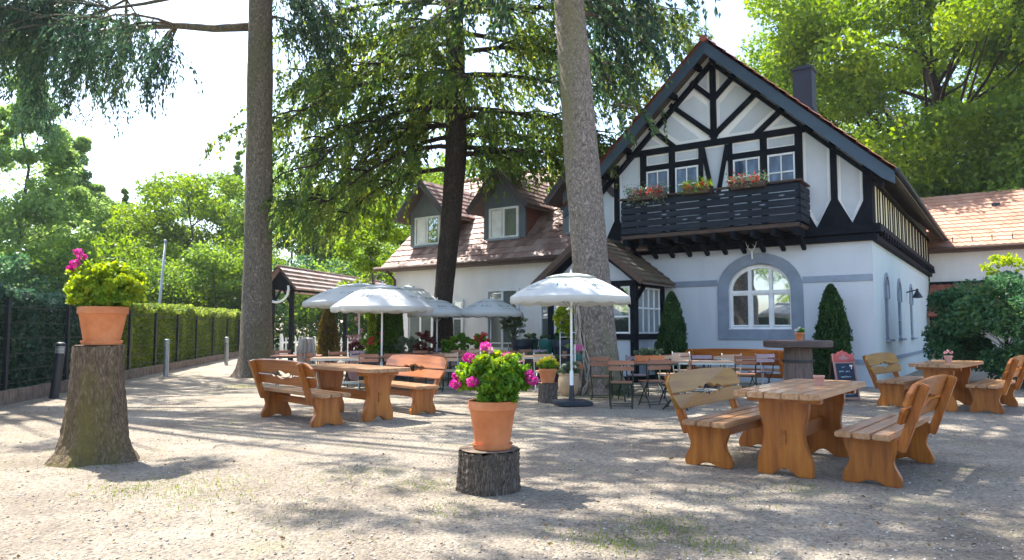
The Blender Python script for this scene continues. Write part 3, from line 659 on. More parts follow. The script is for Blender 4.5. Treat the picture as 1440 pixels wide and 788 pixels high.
def bollard(p,label,h,r,tilt=0):
    t=thing('bollard_light',label,'bollard',p,group='bollard lights along the fence'); t.rotation_euler=(0,tilt,0)
    mb=MB(); mb.lathe([(r*1.2,0),(r*1.2,.02),(r,.03),(r,h*.80)],16); mb.build('post','metal_grey' if not tilt else 'metal_dark',t,smooth='auto')
    mb=MB(); mb.lathe([(r*.8,h*.80),(r*.8,h*.93)],16); mb.build('lens','white_paint',t,smooth='auto')
    mb=MB(); 
    for k in range(5): mb.lathe([(r*.82,h*(.805+.026*k)),(r*1.02,h*(.80+.026*k)),(r*1.02,h*(.806+.026*k)),(r*.82,h*(.815+.026*k))],16)
    mb.build('louvres','metal_grey',t,smooth='auto')
    mb=MB(); mb.lathe([(r*1.1,h*.93),(r*1.1,h*.955),(r*.9,h*.985),(r*.4,h),(0.001,h)],16); mb.build('cap','metal_grey' if not tilt else 'metal_dark',t,smooth='auto')
bollard(G(76,560),'nearest bollard light, dark and leaning, beside the tall stump',1.12,.085,R(5))
bollard(G(233,530),'upright grey bollard light in the middle of the fence line',1.10,.075)
bollard(G(318,514),'farthest bollard light, just left of the straight bare trunk',1.10,.075)
pt=thing('flag_pole','tall pale slightly leaning pole beyond the hedge','pole',(A(222,34).x,34,0)); mb=MB(); mb.tube([(0,0,0),(.12,0,2.5),(.30,0,5.6)],[.09,.075,.05],n=10); mb.build('shaft','metal_grey',pt,smooth=True); mb=MB(); mb.lathe([(.06,5.6),(.08,5.63),(.05,5.70),(.002,5.72)],10,(.30,0,0)); mb.build('finial','metal_grey',pt)

# roofed gate at the left
gt=thing('roofed_gate','narrow tiled gate roof on dark posts with a white ring under its gable','gate',(-8.95,27.5,0),math.atan2(2.8,11)-PI/2+R(0))
gt.rotation_euler=(0,0,-math.atan2(2.8,11))
mb=MB()
for (x,y) in [(-.42,0.1),(.42,.1),(-.42,4.5),(.42,4.5),(-.42,9),(.42,9)]:
    mb=MB(); mb.box((x,y,1.48),(.15,.15,2.96)); mb.box((x,y,.1),(.2,.2,.2)); mb.build('post','timber',gt,bevel=.008)
mb=MB()
for x in (-.42,.42): mb.box((x,4.55,3.02),(.14,9.6,.14))
for y in (.1,2.3,4.5,6.8,9): mb.box((0,y,3.0),(.95,.11,.11)); mb.bar((-.62,y,2.95),(0,y,3.72),.08,.10); mb.bar((.62,y,2.95),(0,y,3.72),.08,.10)
for y in (.1,4.5,9):
    for s in (-1,1): mb.bar((s*.42,y,2.3),(s*.05,y,2.95),.07,.07)
mb.build('frame','timber',gt)
def tileroof(name,material,parent,e0,e1,r0,r1,rows,wave=.022,per=.25,thick=.05,label=None):
    """pantile slope from the eave e0-e1 to the ridge r0-r1: stepped waved rows, UV in metres / rows"""
    e0,e1,r0,r1=map(Vector,(e0,e1,r0,r1)); W_=(e1-e0).length; nn=(e1-e0).cross(r0-e0).normalized()
    if nn.z<0: nn=-nn
    nu=max(2,int(W_/per*4)); V=[];F=[];UV=[]; o=0
    for i in range(rows):
        for q,(f,l) in enumerate(((i/rows,thick*.75),((i+1)/rows,.012),(i/rows,0))):
            a=e0.lerp(r0,f); b=e1.lerp(r1,f)
            for k in range(nu+1):
                t=k/nu; p=a.lerp(b,t); wv=wave*abs(math.sin(PI*(t*W_)/per)) if q<2 else 0
                V.append(p+nn*(l+wv)); UV.append((t*W_,i+(.03 if q!=1 else .97)))
        for k in range(nu):
            F.append((o+k,o+k+1,o+nu+1+k+1,o+nu+1+k)); F.append((o+2*(nu+1)+k,o+2*(nu+1)+k+1,o+k+1,o+k))
        o+=3*(nu+1)
    # underside
    for p in (e0,e1,r1,r0): V.append(p-nn*.03); UV.append((0,0))
    F.append((o+3,o+2,o+1,o))
    me=bpy.data.meshes.new(name); me.from_pydata([tuple(v) for v in V],[],F); me.update()
    uvl=me.uv_layers.new(name='UVMap'); li=np.empty(len(me.loops),dtype=np.int32); me.loops.foreach_get('vertex_index',li)
    uvl.data.foreach_set('uv',np.array(UV,dtype=np.float32)[li].ravel())
    return link(name,me,material,parent,'auto')
for s in (-1,1): tileroof('roof','tile_gate',gt,(s*.78,-.25,2.92),(s*.78,9.4,2.92),(0,-.25,3.80),(0,9.4,3.80),5,.012,.2,.10)
mb=MB(); mb.tube([(0,y,3.83) for y in (-.27,3,6,9.42)],.05,n=8); mb.build('ridge','tile_wing',gt,smooth=True)
mb=MB(); mb.prism([(-.42,3.05),(.42,3.05),(0,3.68)],.02,.06); mb.build('gable_board','timber',gt)
mb=MB(); cpts=[(0+.52*math.sin(a),-.30,2.93+.50*math.cos(a)) for a in [R(75+k*(210/16)) for k in range(17)]]; mb.tube(cpts,.045,n=8); mb.build('ring','white_paint',gt,smooth=True)
pf=thing('picket_fence','low white picket fence seen through the roofed gate','fence',(-10.6,33,0))
for k in range(26):
    mb=MB(); x=k*.15; mb.prism([(x-.03,.1),(x+.03,.1),(x+.03,.98),(x,1.05),(x-.03,.98)],-.012,.012); mb.build('picket','white_paint',pf)
for z in (.3,.8): mb=MB(); mb.box((1.88,.035,z),(3.95,.04,.08)); mb.build('rail','white_paint',pf)
for x in (-.1,1.9,3.85): mb=MB(); mb.box((x,.08,.6),(.1,.1,1.2)); mb.build('post','white_paint',pf)

# ------------------------------------------------------------------ the inn  (local x = -t along the front, local y = back, origin = right front corner)
C0=Vector((8.68,17.05,0)); IA=math.atan2(-.574,.819)
inn=thing('inn','half timbered country inn with dark balcony, long dormered wing and tiled annex','inn',C0,IA)
IM=Matrix.Translation(C0)@Matrix.Rotation(IA,4,'Z')
def IW(t,s,z=0): return IM@Vector((-t,s,z))     # inn coordinates to world
TC=3.80; ZR=9.22; SL=.94
def zr(t,top=ZR): return top-SL*abs(t-TC)
def poly(ts): return [(-t,z) for t,z in ts]
# arched window outline
WX0,WX1=1.90,3.50; WC=(WX0+WX1)/2; WR=(WX1-WX0)/2
def arch(grow,z0,zs,rise,n=16):
    h=WR+grow; return poly([(WC+h,z0),(WC-h,z0)]+[(WC-h*math.cos(PI*k/n),zs+(rise+grow)*math.sin(PI*k/n)) for k in range(n+1)])
# ground floor walls
mb=MB(); mb.prism(poly([(0,0),(7.6,0),(7.6,3.52),(0,3.52)]),0,.30,holes=[list(reversed(arch(0,1.38,2.42,.68)))]); mb.build('front_wall','stucco',inn)
sw=[(2.2,.80),(4.8,.80),(7.8,.80)]
def sarch(c,w_,z0,zs,rise,n=8): return [(c-w_/2,z0),(c+w_/2,z0)]+[(c+w_/2*math.cos(PI*k/n),zs+rise*math.sin(PI*k/n)) for k in range(n+1)]
mb=MB(); mb.prism([(.302,0),(14.3,0),(14.3,3.52),(.302,3.52)],0,-.30,plane='yz',holes=[list(reversed(sarch(c,w_,1.12,2.42,.36))) for c,w_ in sw]); mb.prism([(0,0),(.30,0),(.30,3.52),(0,3.52)],.002,.004,plane='yz'); mb.build('side_wall','stucco_side',inn)
mb=MB(); mb.box((-7.45,7.3,1.76),(.3,13.9,3.5)); mb.box((-3.8,14.15,1.76),(7.0,.3,3.5)); mb.box((-3.8,7.2,3.4),(6.9,13.6,.1)); mb.box((-3.8,7.2,.02),(6.9,13.6,.06)); mb.build('inner_wall','stucco',inn)
# window surround, sill bands
mb=MB(); mb.prism(arch(.30,1.10,2.42,.66),-.035,.01,holes=[list(reversed(arch(.0,1.38,2.42,.68)))]); mb.build('window_surround','surround',inn,bevel=.01)
for a,b_ in ((-.0,1.60),(3.80,5.34)): mb=MB(); mb.box((-(a+b_)/2,-.012,2.63),(b_-a,.03,.16)); mb.build('wall_band','surround',inn,bevel=.004)
mb=MB(); mb.box((-2.67,-.02,.60),(5.34,.04,.10)); mb.box((.02,7.15,.60),(.04,14.3,.10)); mb.build('plinth_band','surround',inn)
# arched window
mb=MB(); mb.prism(arch(-.005,1.385,2.42,.675),.10,.17,holes=[list(reversed(arch(-.055,1.44,2.42,.62)))])
for t in (WC-.27,WC+.27): mb.box((-t,.135,2.24),(.075,.08,1.62))
mb.box((-WC,.13,2.36),(1.5,.085,.09))
for c in (WC-.535,WC,WC+.535):
    mb2w=.42; 
    for q in (-1,1): mb.box((-c+q*.22,.145,1.9),(.03,.05,.88))
    mb.box((-c,.145,1.475),(.44,.05,.045)); mb.box((-c,.145,2.30),(.44,.05,.045))
fr=mb.build('window','white_paint',inn)
mb=MB(); mb.prism(arch(-.01,1.39,2.42,.67),.158,.166); mb.build('pane','glass',fr)
mb=MB(); mb.box((-WC,.045,1.39),(1.62,.14,.03)); mb.build('sill','white_paint',fr)
for i,(c,w_) in enumerate(sw):
    mb=MB(); mb.prism([(y,z) for y,z in sarch(c,w_-.01,1.13,2.42,.35)],-.03,-.09,plane='yz',holes=[list(reversed(sarch(c,w_-.13,1.19,2.42,.29)))])
    mb.box((-.06,c,1.9),(.05,.04,1.5)); mb.box((-.06,c,2.2),(.05,w_-.1,.04)); mb.box((-.06,c,1.65),(.05,w_-.1,.03)); f=mb.build('window','surround',inn)
    mb=MB(); mb.prism([(y,z) for y,z in sarch(c,w_-.02,1.14,2.42,.34)],-.065,-.07,plane='yz'); mb.build('pane','glass',f)
    mb=MB(); mb.box((.0,c,1.09),(.22,w_+.14,.06)); mb.build('sill','surround',f)
    mb=MB(); mb.prism([(y,z) for y,z in sarch(c,w_+.22,2.2,2.42,.47)],.0,.025,plane='yz',holes=[list(reversed([(y,z) for y,z in sarch(c,w_+.0,2.21,2.42,.36)]))]); mb.build('window_arch','surround',f)
# beam zone between the floors
mb=MB(); mb.box((-3.8,-.03,3.60),(7.76,.22,.16)); mb.box((-3.8,-.06,3.80),(7.80,.28,.20))
mb.box((.03,7.15,3.60),(.22,14.5,.16)); mb.box((.07,7.15,3.82),(.30,14.56,.20))
for k in range(30): mb.box((.16,.35+k*.485,3.70),(.20,.13,.13))
mb.build('floor_beam','timber',inn,bevel=.006)
# gable wall and upper side wall
mb=MB(); mb.prism(poly([(0,3.9),(7.6,3.9),(7.6,zr(7.6)-.1),(TC,ZR-.1),(0,zr(0)-.1)]),-.02,.25); mb.build('gable_wall','panel_white',inn)
mb=MB(); mb.prism(poly([(0,3.9),(7.6,3.9),(7.6,zr(7.6)-.1),(TC,ZR-.1),(0,zr(0)-.1)]),14.05,14.3); mb.box((-7.48,7.1,4.7),(.22,13.6,1.6)); mb.box((-.12,7.1,4.55),(.22,13.7,1.3)); mb.build('upper_wall','panel_white',inn)
for k in range(15):
    y=.30+k*.93+.42
    if y<14: mb=MB(); mb.box((.02,y,4.46),(.05,.74,.96)); mb.build('side_board','cream',inn,bevel=.01)
mb=MB()
for k in range(16): mb.box((.015,.30+k*.93-.05,4.46),(.09,.10 if k else .25,1.02))
for k in range(15): mb.box((.06,.30+k*.93+.42,4.46),(.03,.03,.96))
mb.box((.03,7.15,5.0),(.12,14.2,.10)); mb.build('side_framing','timber',inn)
# timber framing on the gable
zi=lambda t:8.92-SL*abs(t-TC)
fm=MB()
def tb(a,b_,w_=.17,d=.07): fm.bar((-a[0],-.045,a[1]),(-b_[0],-.045,b_[1]),d,w_,up=(0,1,0)) if False else fm.bar((-a[0],-.05,a[1]),(-b_[0],-.05,b_[1]),w_,d,up=(0,-1,0.0001)) 
def beam(a,b_,w_=.17,d=.08,y=-.05):
    a=Vector((-a[0],0,a[1])); b_=Vector((-b_[0],0,b_[1])); x=(b_-a).normalized(); n_=Vector((x.z,0,-x.x))*(w_/2)
    p=[a+n_,a-n_,b_-n_,b_+n_]; fm.prism([(q.x,q.z) for q in p],y-d/2,y+d/2)
beam((TC,6.5),(TC,8.9),.16); beam((1.15,6.49),(6.42,6.49),.17,.085)
beam((1.55,6.02),(3.45,6.02),.15,.075); beam((4.05,6.02),(5.95,6.02),.15,.075)
for a,b_ in [((3.72,6.62),(5.05,7.77)),((3.76,7.66),(4.42,8.30)),((4.92,6.52),(5.68,7.22)),((3.88,6.62),(2.50,7.76)),((3.84,7.66),(3.14,8.32)),((2.66,6.54),(1.88,7.18))]: beam(a,b_,.14,.07)
for t in (1.60,5.90): beam((t,3.9),(t,6.42),.18,.08)
for t in (2.48,5.02): beam((t,3.9),(t,6.42),.17,.08)
for t in (3.36,4.18): beam((t,3.9),(t,6.42),.11,.078)
beam((3.44,6.38),(3.74,4.9),.11,.074); beam((4.12,6.38),(3.84,4.9),.11,.074)
for t in (.79,6.76): beam((t,3.9),(t,zi(t)+.1),.15,.082)
beam((.04,3.9),(.04,zi(.04)+.25),.20,.10); beam((7.56,3.9),(7.56,zi(7.56)+.25),.20,.10)
beam((1.6,5.15),(3.4,5.15),.10,.07); beam((4.1,5.15),(5.9,5.15),.10,.07)
for c,hw in ((.79,.44),(6.76,.44)): fm.prism(poly([(c-hw,3.88),(c+hw,3.88),(c+.06,4.62),(c-.06,4.62)]),-.086,-.01)
for c,s in ((.04,1),(1.60,-1),(5.90,1),(7.56,-1)): fm.prism(poly([(c,3.88),(c+s*.40,3.88),(c+s*.04,4.62),(c,4.62)]),-.084,-.01)
fm.prism(poly([(1.35,3.88),(6.15,3.88),(6.15,4.05),(1.35,4.05)]),-.083,-.01)
fm.build('timber_frame','timber',inn)
# grey plaster fields with white rims
def field(pts,ins=.075):
    c=Vector((sum(p[0] for p in pts)/len(pts),sum(p[1] for p in pts)/len(pts))); n=len(pts)
    # inward offset of a convex polygon
    P=[Vector(p) for p in pts]; area=sum(P[i].x*P[(i+1)%n].y-P[(i+1)%n].x*P[i].y for i in range(n))
    if area<0: P.reverse()
    lines=[]
    for i in range(n):
        a=P[i]; b_=P[(i+1)%n]; d=(b_-a).normalized(); nn=Vector((-d.y,d.x)); lines.append((a+nn*ins,d))
    out=[]
    for i in range(n):
        (p,d),(q,e)=lines[i-1],lines[i]; den=d.x*e.y-d.y*e.x
        if abs(den)<1e-6: continue
        k=((q.x-p.x)*e.y-(q.y-p.y)*e.x)/den; out.append(p+d*k)
    m_=MB(); m_.prism(poly([(p.x,p.y) for p in out]),-.026,-.018); m_.build('plaster_field','panel_grey',inn)
zt=lambda t:zi(t)-.06
field([(.87,4.6),(1.1,4.02),(1.28,4.02),(1.51,4.6),(1.51,zt(1.51)-.1),(.87,zt(.87)-.1)]); field([(.14,4.55),(.36,4.02),(.50,4.02),(.71,4.55),(.71,zt(.71)-.1),(.14,zt(.14)-.1)])
field([(5.99,4.6),(6.22,4.02),(6.42,4.02),(6.68,4.6),(6.68,zt(6.68)-.1),(5.99,zt(5.99)-.1)]); field([(6.84,4.55),(7.06,4.02),(7.2,4.02),(7.46,4.55),(7.46,zt(7.46)-.1),(6.84,zt(6.84)-.1)])
for a,b_ in ((1.69,2.40),(2.57,3.30),(4.24,4.93),(5.11,5.81)): field([(a,6.10),(b_,6.10),(b_,6.40),(a,6.40)],.045)
field([(3.46,6.40),(4.10,6.40),(3.86,5.0),(3.72,5.0)],.05)
field([(3.90,6.72),(3.90,7.58),(4.34,8.0),(5.0,7.7),(4.98,7.6)]); field([(3.70,6.75),(3.70,7.58),(3.2,8.08),(2.55,7.68)])
field([(3.90,7.82),(3.90,8.74),(4.36,8.28)]); field([(3.70,7.82),(3.70,8.74),(3.22,8.28)])
field([(4.02,6.60),(4.82,6.60),(5.66,7.28),(5.14,7.66)]); field([(3.6,6.60),(2.78,6.60),(1.98,7.22),(2.50,7.60)])
field([(5.12,6.60),(6.15,6.60),(5.72,7.02)]); field([(2.48,6.60),(1.45,6.60),(1.88,7.02)])
# upper windows
for t0,t1,gl in ((1.70,2.38,'glass_b'),(2.58,3.28,'glass_b'),(4.26,4.92,'glass_b'),(5.12,5.80,'glass_b')):
    mb=MB(); c=-(t0+t1)/2; w_=t1-t0; z0,z1=5.0,5.93
    for q in (-1,1): mb.box((c+q*(w_/2-.018),-.045,(z0+z1)/2),(.04,.06,z1-z0))
    for z in (z0+.025,z1-.025): mb.box((c,-.046,z),(w_-.10,.058,.05))
    mb.box((c,-.044,(z0+z1)/2),(.03,.05,z1-z0-.1)); mb.box((c,-.042,5.44),(w_-.07,.045,.035)); f=mb.build('window','white_paint',inn)
    mb=MB(); mb.box((c,-.032,(z0+z1)/2),(w_-.04,.012,z1-z0-.04)); mb.build('pane',gl,f)
# balcony
bt0,bt1,bo,bz=1.40,6.12,1.0,3.96
mb=MB(); mb.box((-(bt0+bt1)/2,-bo/2-.06,bz-.05),(bt1-bt0,bo+.05,.09)); mb.build('balcony_floor','brown',inn)
mb=MB()
for k in range(10): x=-(bt0+.12+k*(bt1-bt0-.24)/9); mb.box((x,-bo/2-.1,bz-.19),(.12,bo+.05,.17)); mb.bar((x,-.1,bz-.55),(x,-bo*.62,bz-.28),.10,.10)
mb.box((-(bt0+bt1)/2,-bo-.02,bz-.02),(bt1-bt0+.04,.08,.12)); mb.build('balcony_joist','timber',inn,bevel=.006)
rb=random.Random(9); rl=thing  # rails
mb=MB()
for k in range(5):
    z=bz+.13+k*.185
    mb.box((-(bt0+bt1)/2,-bo-.06-.006*(k%2),z),(bt1-bt0+.02,.035,.165))
    for x in (-bt0+.015,-bt1-.015): mb.box((x,-bo/2-.03,z),(.035,bo-.0,.165))
mb.build('balcony_board','balcony',inn,bevel=.012)
mb=MB(); mb.box((-(bt0+bt1)/2,-bo-.05,bz+1.03),(bt1-bt0+.16,.13,.045))
for x in (-bt0+.0,-bt1): mb.box((x,-bo/2+.0,bz+1.03),(.12,bo-.16,.045))
mb.build('handrail','brown',inn,bevel=.008)
for t in (1.45,2.6,3.76,4.9,6.07): mb=MB(); mb.box((-t,-bo+.02,bz+.5),(.09,.09,1.0)); mb.build('balcony_post','timber',inn)
for k in range(9):
    t=1.8+k*.5+rb.uniform(-.1,.1); z=bz+.13+.185*rb.choice((1,2,3,4)); mb=MB(); mb.prism([(-t-.07,z-.010),(-t+.02,z-.018),(-t+.08,z),(-t+.02,z+.018),(-t-.07,z+.010)],-bo-.088,-bo-.078); mb.build('board_cutout','surround',inn)
# bargeboards
def barge(s):
    e=.55+3.8; a=(TC+s*0,9.12); 
    m_=MB(); T0=TC; T1=TC+s*(TC+.62)
    zt_=lambda t:9.16-SL*abs(t-TC); d=.37
    m_.prism(poly([(T0,zt_(T0)),(T1,zt_(T1)),(T1,zt_(T1)-d*.78),(T1-s*.25,zt_(T1-s*.25)-d),(T0,zt_(T0)-d)]),-.70,-.64); m_.build('bargeboard','barge',inn,bevel=.006)
    m_=MB(); m_.prism(poly([(T0,zt_(T0)-.0),(T1,zt_(T1)-.0),(T1,zt_(T1)-.06),(T0,zt_(T0)-.06)]),-.66,-.08)
    m_.prism(poly([(T0,zt_(T0)-d-.02),(T1-s*.3,zt_(T1-s*.3)-d-.02),(T1-s*.3,zt_(T1-s*.3)-d-.16),(T0,zt_(T0)-d-.16)]),-.20,-.04)
    for k in range(6): 
        t=T0+s*(.35+k*.72); m_.box((-t,-.36,zt_(t)-.22),(.12,.6,.14))
    m_.build('verge_rafter','timber',inn)
barge(1); barge(-1)
for s in (-1,1):
    te=TC+s*(TC+.62); ze=9.22-SL*(TC+.62)
    tileroof('roof','tile_red',inn,(-te,-.74,ze),(-te,15.2,ze),(-TC,-.74,9.22),(-TC,15.2,9.22),17)
    mb=MB(); mb.prism(poly([(TC,9.14),(te,ze-.08),(te,ze-.14),(TC,9.06)]),-.60,15.15); mb.build('soffit','soffit',inn)
    mb=MB(); mb.tube([(-te-(-s)*-.05*1,-.7,ze-.04),(-te+s*-.05,15.2,ze-.04)],.065,n=8); mb.build('gutter','metal_dark',inn,smooth=True)
mb=MB()
for k in range(44): mb.tube([(-TC,-.78+k*.365,9.19),(-TC,-.78+k*.365+.38,9.18)],[.095,.085],n=8)
mb.build('ridge_tile','tile_red_plain' if 'tile_red_plain' in M else mat('ridge_red',(.30,.09,.055),.75,6,bump=.3),inn)
mb=MB(); mb.tube([(-TC,-.5,9.2),(-TC,-.5,10.1)],.012,n=6); mb.build('lightning_rod','metal_dark',inn)
# chimney
mb=MB(); mb.box((-2.35,4.27,8.55),(.56,.62,1.9)); mb.box((-2.35,4.27,9.50),(.64,.70,.07)); mb.box((-2.35,4.27,7.95),(.66,.72,.5)); ch=mb.build('chimney','chimney',inn,bevel=.01)
mb=MB(); mb.box((-2.35,4.27,9.58),(.40,.46,.10)); mb.build('flue_cap','metal_dark',ch)
# antler and wall lamp
mb=MB()
for s in (-1,1): mb.tube([(-2.83,-.10,3.42),(-2.83+s*.09,-.14,3.52),(-2.83+s*.15,-.16,3.70)],[.018,.014,.004],n=6); mb.tube([(-2.83+s*.09,-.14,3.52),(-2.83+s*.05,-.2,3.6)],[.012,.003],n=5)
mb.bar((-2.83,-.08,3.22),(-2.83,-.10,3.44),.035,.03); tag(mb.build('antlers','white_paint',None),'small white antlers hanging under the balcony above the arched window','antlers').matrix_world=IM
mb=MB(); mb.tube([(.0,6.6,2.55),(.28,6.6,2.62)],.02,n=6); mb.lathe([(.03,2.60),(.14,2.42),(.16,2.38),(.05,2.36)],12,(.30,6.6,0)); mb.lathe([(.02,2.66),(.05,2.60)],8,(.30,6.6,0)); tag(mb.build('wall_lamp','metal_dark',None,smooth='auto'),'small black wall lamp on the side wall between the narrow arched windows','lamp').matrix_world=IM

# --- porch bay left of the gable front
pt0,pt1,po=5.34,8.0,1.9; pc=(pt0+pt1)/2
def prismbox(m_,t0,t1,y0,y1,z0,z1): m_.box((-(t0+t1)/2,(y0+y1)/2,(z0+z1)/2),(abs(t1-t0),abs(y1-y0),abs(z1-z0)))
mb=MB(); prismbox(mb,pt0+.03,pt1-.03,-po+.05,-po+.13,.12,1.15); prismbox(mb,pt0+.05,pt0+.13,-po+.05,-.002,.12,1.15); prismbox(mb,pt1-.13,pt1-.05,-po+.05,-.002,.12,2.7)
mb.prism(poly([(pt0+.1,2.66),(pt1-.1,2.66),(pc,3.70)]),-po+.05,-po+.12); mb.build('porch_wall','panel_grey',inn)
mb=MB()
for t in (pt0+.06,pt1-.06,pc): prismbox(mb,t-.085,t+.085,-po-.02,-po+.15,0,2.62 if t!=pc else 3.55)
prismbox(mb,pt0-.025,pt0+.145,-.16,-.003,0,2.62)
for z in (.08,1.18,2.60): prismbox(mb,pt0,pt1,-po-.01,-po+.14,z-.07,z+.07); prismbox(mb,pt0-.01,pt0+.14,-po,-.01,z-.07,z+.07)
mb.bar((-pt0-.1,-po-.0,1.98),(-pt0-.62,-po-.0,2.62),.09,.12); mb.bar((-pt0+.02,-po,2.15),(-pt0+.02,-po+.6,2.6),.10,.09)
mb.bar((-pt0,-po-.03,2.75),(-pc,-po-.03,3.72),.12,.14); mb.bar((-pt1,-po-.03,2.75),(-pc,-po-.03,3.72),.12,.14)
mb.build('porch_frame','timber',inn,bevel=.005)
for t0,t1 in ((pt0+.15,pc-.09),(pc+.09,pt1-.15)):
    mb=MB(); c=(t0+t1)/2
    for t in (t0+.03,c,t1-.03): prismbox(mb,t-.03,t+.03,-po+.03,-po+.09,1.26,2.52)
    for z in (1.29,1.72,2.12,2.49): prismbox(mb,t0+.06,t1-.06,-po+.035,-po+.085,z-.022,z+.022)
    f=mb.build('window','white_paint',inn); mb=MB(); prismbox(mb,t0,t1,-po+.055,-po+.065,1.26,2.52); mb.build('pane','glass',f)
mb=MB()
for k in range(5): y=-po+.22+k*.355; prismbox(mb,pt0+.03,pt0+.09,y-.025,y+.025,1.26,2.52)
for z in (1.29,1.95,2.49): prismbox(mb,pt0+.035,pt0+.085,-po+.2,-.2,z-.022,z+.022)
f=mb.build('window','white_paint',inn); mb=MB(); prismbox(mb,pt0+.055,pt0+.062,-po+.18,-.18,1.26,2.52); mb.build('pane','glass_c',f)
for s in (-1,1):
    te=pc+s*1.68; tileroof('porch_roof','tile_moss',inn,(-te,-po-.30,2.62),(-te,.0,2.62),(-pc,-po-.30,3.95),(-pc,.0,3.95),9,.015,.18)
    mb=MB(); mb.bar((-te,-po-.32,2.60),(-pc,-po-.32,3.93),.04,.16); mb.build('porch_verge','brown',inn)
    mb=MB(); mb.prism(poly([(pc,3.90),(te,2.58),(te,2.54),(pc,3.84)]),-po-.28,0); mb.build('porch_soffit','soffit',inn)

# --- long wing to the left
wt0,wt1=7.62,15.9; wy=.0
def wwin(t0,t1,z0,z1,nm,cols,rows,lower=False,gl='glass_c',shut=False):
    mb=MB(); c=(t0+t1)/2
    for t in (t0+.04,t1-.04): prismbox(mb,t-.045,t+.045,-.07,.03,z0,z1)
    for z in (z0+.04,z1-.04): prismbox(mb,t0+.085,t1-.085,-.065,.03,z-.04,z+.04)
    for k in range(1,cols): t=t0+(t1-t0)*k/cols; prismbox(mb,t-.035,t+.035,-.06,.02,z0+.08,z1-.08)
    for k in range(1,rows): z=z0+(z1-z0)*k/rows; prismbox(mb,t0+.085,t1-.085,-.05,.018,z-.02,z+.02)
    f=mb.build(nm,'white_paint',inn); mb=MB(); prismbox(mb,t0+.05,t1-.05,-.028,-.018,z0+.04,z1-.04); mb.build('pane',gl,f)
    if lower: mb=MB(); prismbox(mb,t0+.06,t1-.06,-.04,-.0,z0+.08,z0+.75); mb.build('door_panel','stucco',f)
    else: mb=MB(); prismbox(mb,t0-.08,t1+.08,-.14,.0,z0-.06,z0-.003); mb.build('sill','white_paint',f)
mb=MB(); prismbox(mb,wt0,wt1,wy,8.0,0,3.7); mb.build('wing_wall','stucco_wing',inn)
mb=MB(); mb.prism([(wy,3.7),(8.0,3.7),(4.0,7.42)],-wt1,-wt1+.2,plane='yz'); mb.build('wing_gable','stucco_wing',inn)
wwin(10.30,11.62,.05,2.72,'glass_door',2,3,True); wwin(13.95,15.15,.05,2.15,'glass_door',2,1); wwin(8.5,9.5,1.1,2.4,'window',2,2); wwin(12.6,13.5,1.1,2.4,'window',2,2)
tileroof('wing_roof','tile_wing',inn,(-wt1-.25,-.48,3.60),(-5.5,-.48,3.60),(-wt1-.25,4.0,7.52),(-5.5,4.0,7.52),17)
tileroof('wing_roof','tile_wing',inn,(-wt1-.25,8.5,3.60),(-7.6,8.5,3.60),(-wt1-.25,4.0,7.52),(-5.0,4.0,7.52),17)
mb=MB(); 
for k in range(30): mb.tube([(-wt1-.5+k*.37,4.0,7.56),(-wt1-.5+k*.37+.385,4.0,7.545)],[.115,.10],n=8)
mb.build('ridge_tile',mat('ridge_brown',(.20,.10,.075),.8,6,bump=.3),inn)
mb=MB(); prismbox(mb,7.66,wt1+.25,-.50,-.02,3.50,3.56); mb.build('wing_soffit','soffit',inn)
mb=MB(); mb.tube([(-7.6,-.54,3.58),(-wt1-.5,-.54,3.58)],.075,n=8); mb.tube([(-wt1+.1,-.5,3.5),(-wt1+.1,-.08,3.2),(-wt1+.1,-.08,0)],.05,n=8); mb.build('gutter','brown',inn,smooth=True)
def dormer(tc,openw=False):
    y0=.42; zb=4.30; pk=6.78; hw=.86; ov=1.22; sl=(pk-5.45)/ov
    mb=MB(); mb.prism(poly([(tc+hw,zb),(tc-hw,zb),(tc-hw,5.72),(tc,6.62),(tc+hw,5.72)]),y0,y0+.08); d=mb.build('dormer','dormer',inn)
    mb=MB()
    for s in (-1,1): mb.prism([(y0+.08,zb-.1),(y0+.08,5.80),(2.2,5.80),(.9,4.65)],-(tc+s*hw),-(tc+s*(hw-.06)),plane='yz')
    mb.build('dormer_cheek',mat('cheek',(.20,.085,.06),.8,3,(1,1,9),bump=.4) if 'cheek' not in M else M['cheek'],d)
    for s in (-1,1):
        te=tc+s*ov; r=tileroof('dormer_roof','tile_wing',d,(-te,y0-.45,5.45),(-te,2.0,5.45),(-tc,y0-.45,pk),(-tc,3.3,pk),7,.018,.22)
        mb=MB(); mb.bar((-te,y0-.47,5.38),(-tc,y0-.47,pk-.07),.05,.20); mb.bar((-te+s*.04,y0-.5,5.46),(-tc,y0-.5,pk+.0),.03,.06); mb.build('dormer_bargeboard','dormer_trim',d)
        mb=MB(); mb.prism(poly([(te,5.40),(tc,pk-.06),(tc,pk-.12),(te,5.34)]),y0-.44,1.9); mb.build('dormer_soffit','soffit',d)
    c=tc; w2=.57; z0,z1=4.46,5.50; mb=MB()
    for t in (c-w2,c,c+w2): prismbox(mb,t-.04,t+.04,y0-.05,y0+.02,z0,z1)
    for z in (z0+.03,z1-.03): prismbox(mb,c-w2+.04,c+w2-.04,y0-.045,y0+.02,z-.035,z+.035)
    f=mb.build('window_frame','white_paint',d)
    mb=MB(); prismbox(mb,c-w2+.03,c+w2-.03,y0-.02,y0-.008,z0,z1); mb.build('window_pane','glass_c',d)
    mb=MB(); prismbox(mb,c+.08,c+.50,y0-.035,y0-.022,z0+.05,z1-.08); mb.build('curtain','white_paint',d)
    mb=MB(); prismbox(mb,c-w2-.1,c+w2+.1,y0-.12,y0,z0-.07,z0-.004); mb.build('window_sill','surround',d)
M['cheek']=mat('cheek',(.20,.085,.06),.8,3,(1,1,9),bump=.4)
M['dormer_trim']=mat('dormer_trim',(.085,.075,.085),.7,4,bump=.2)
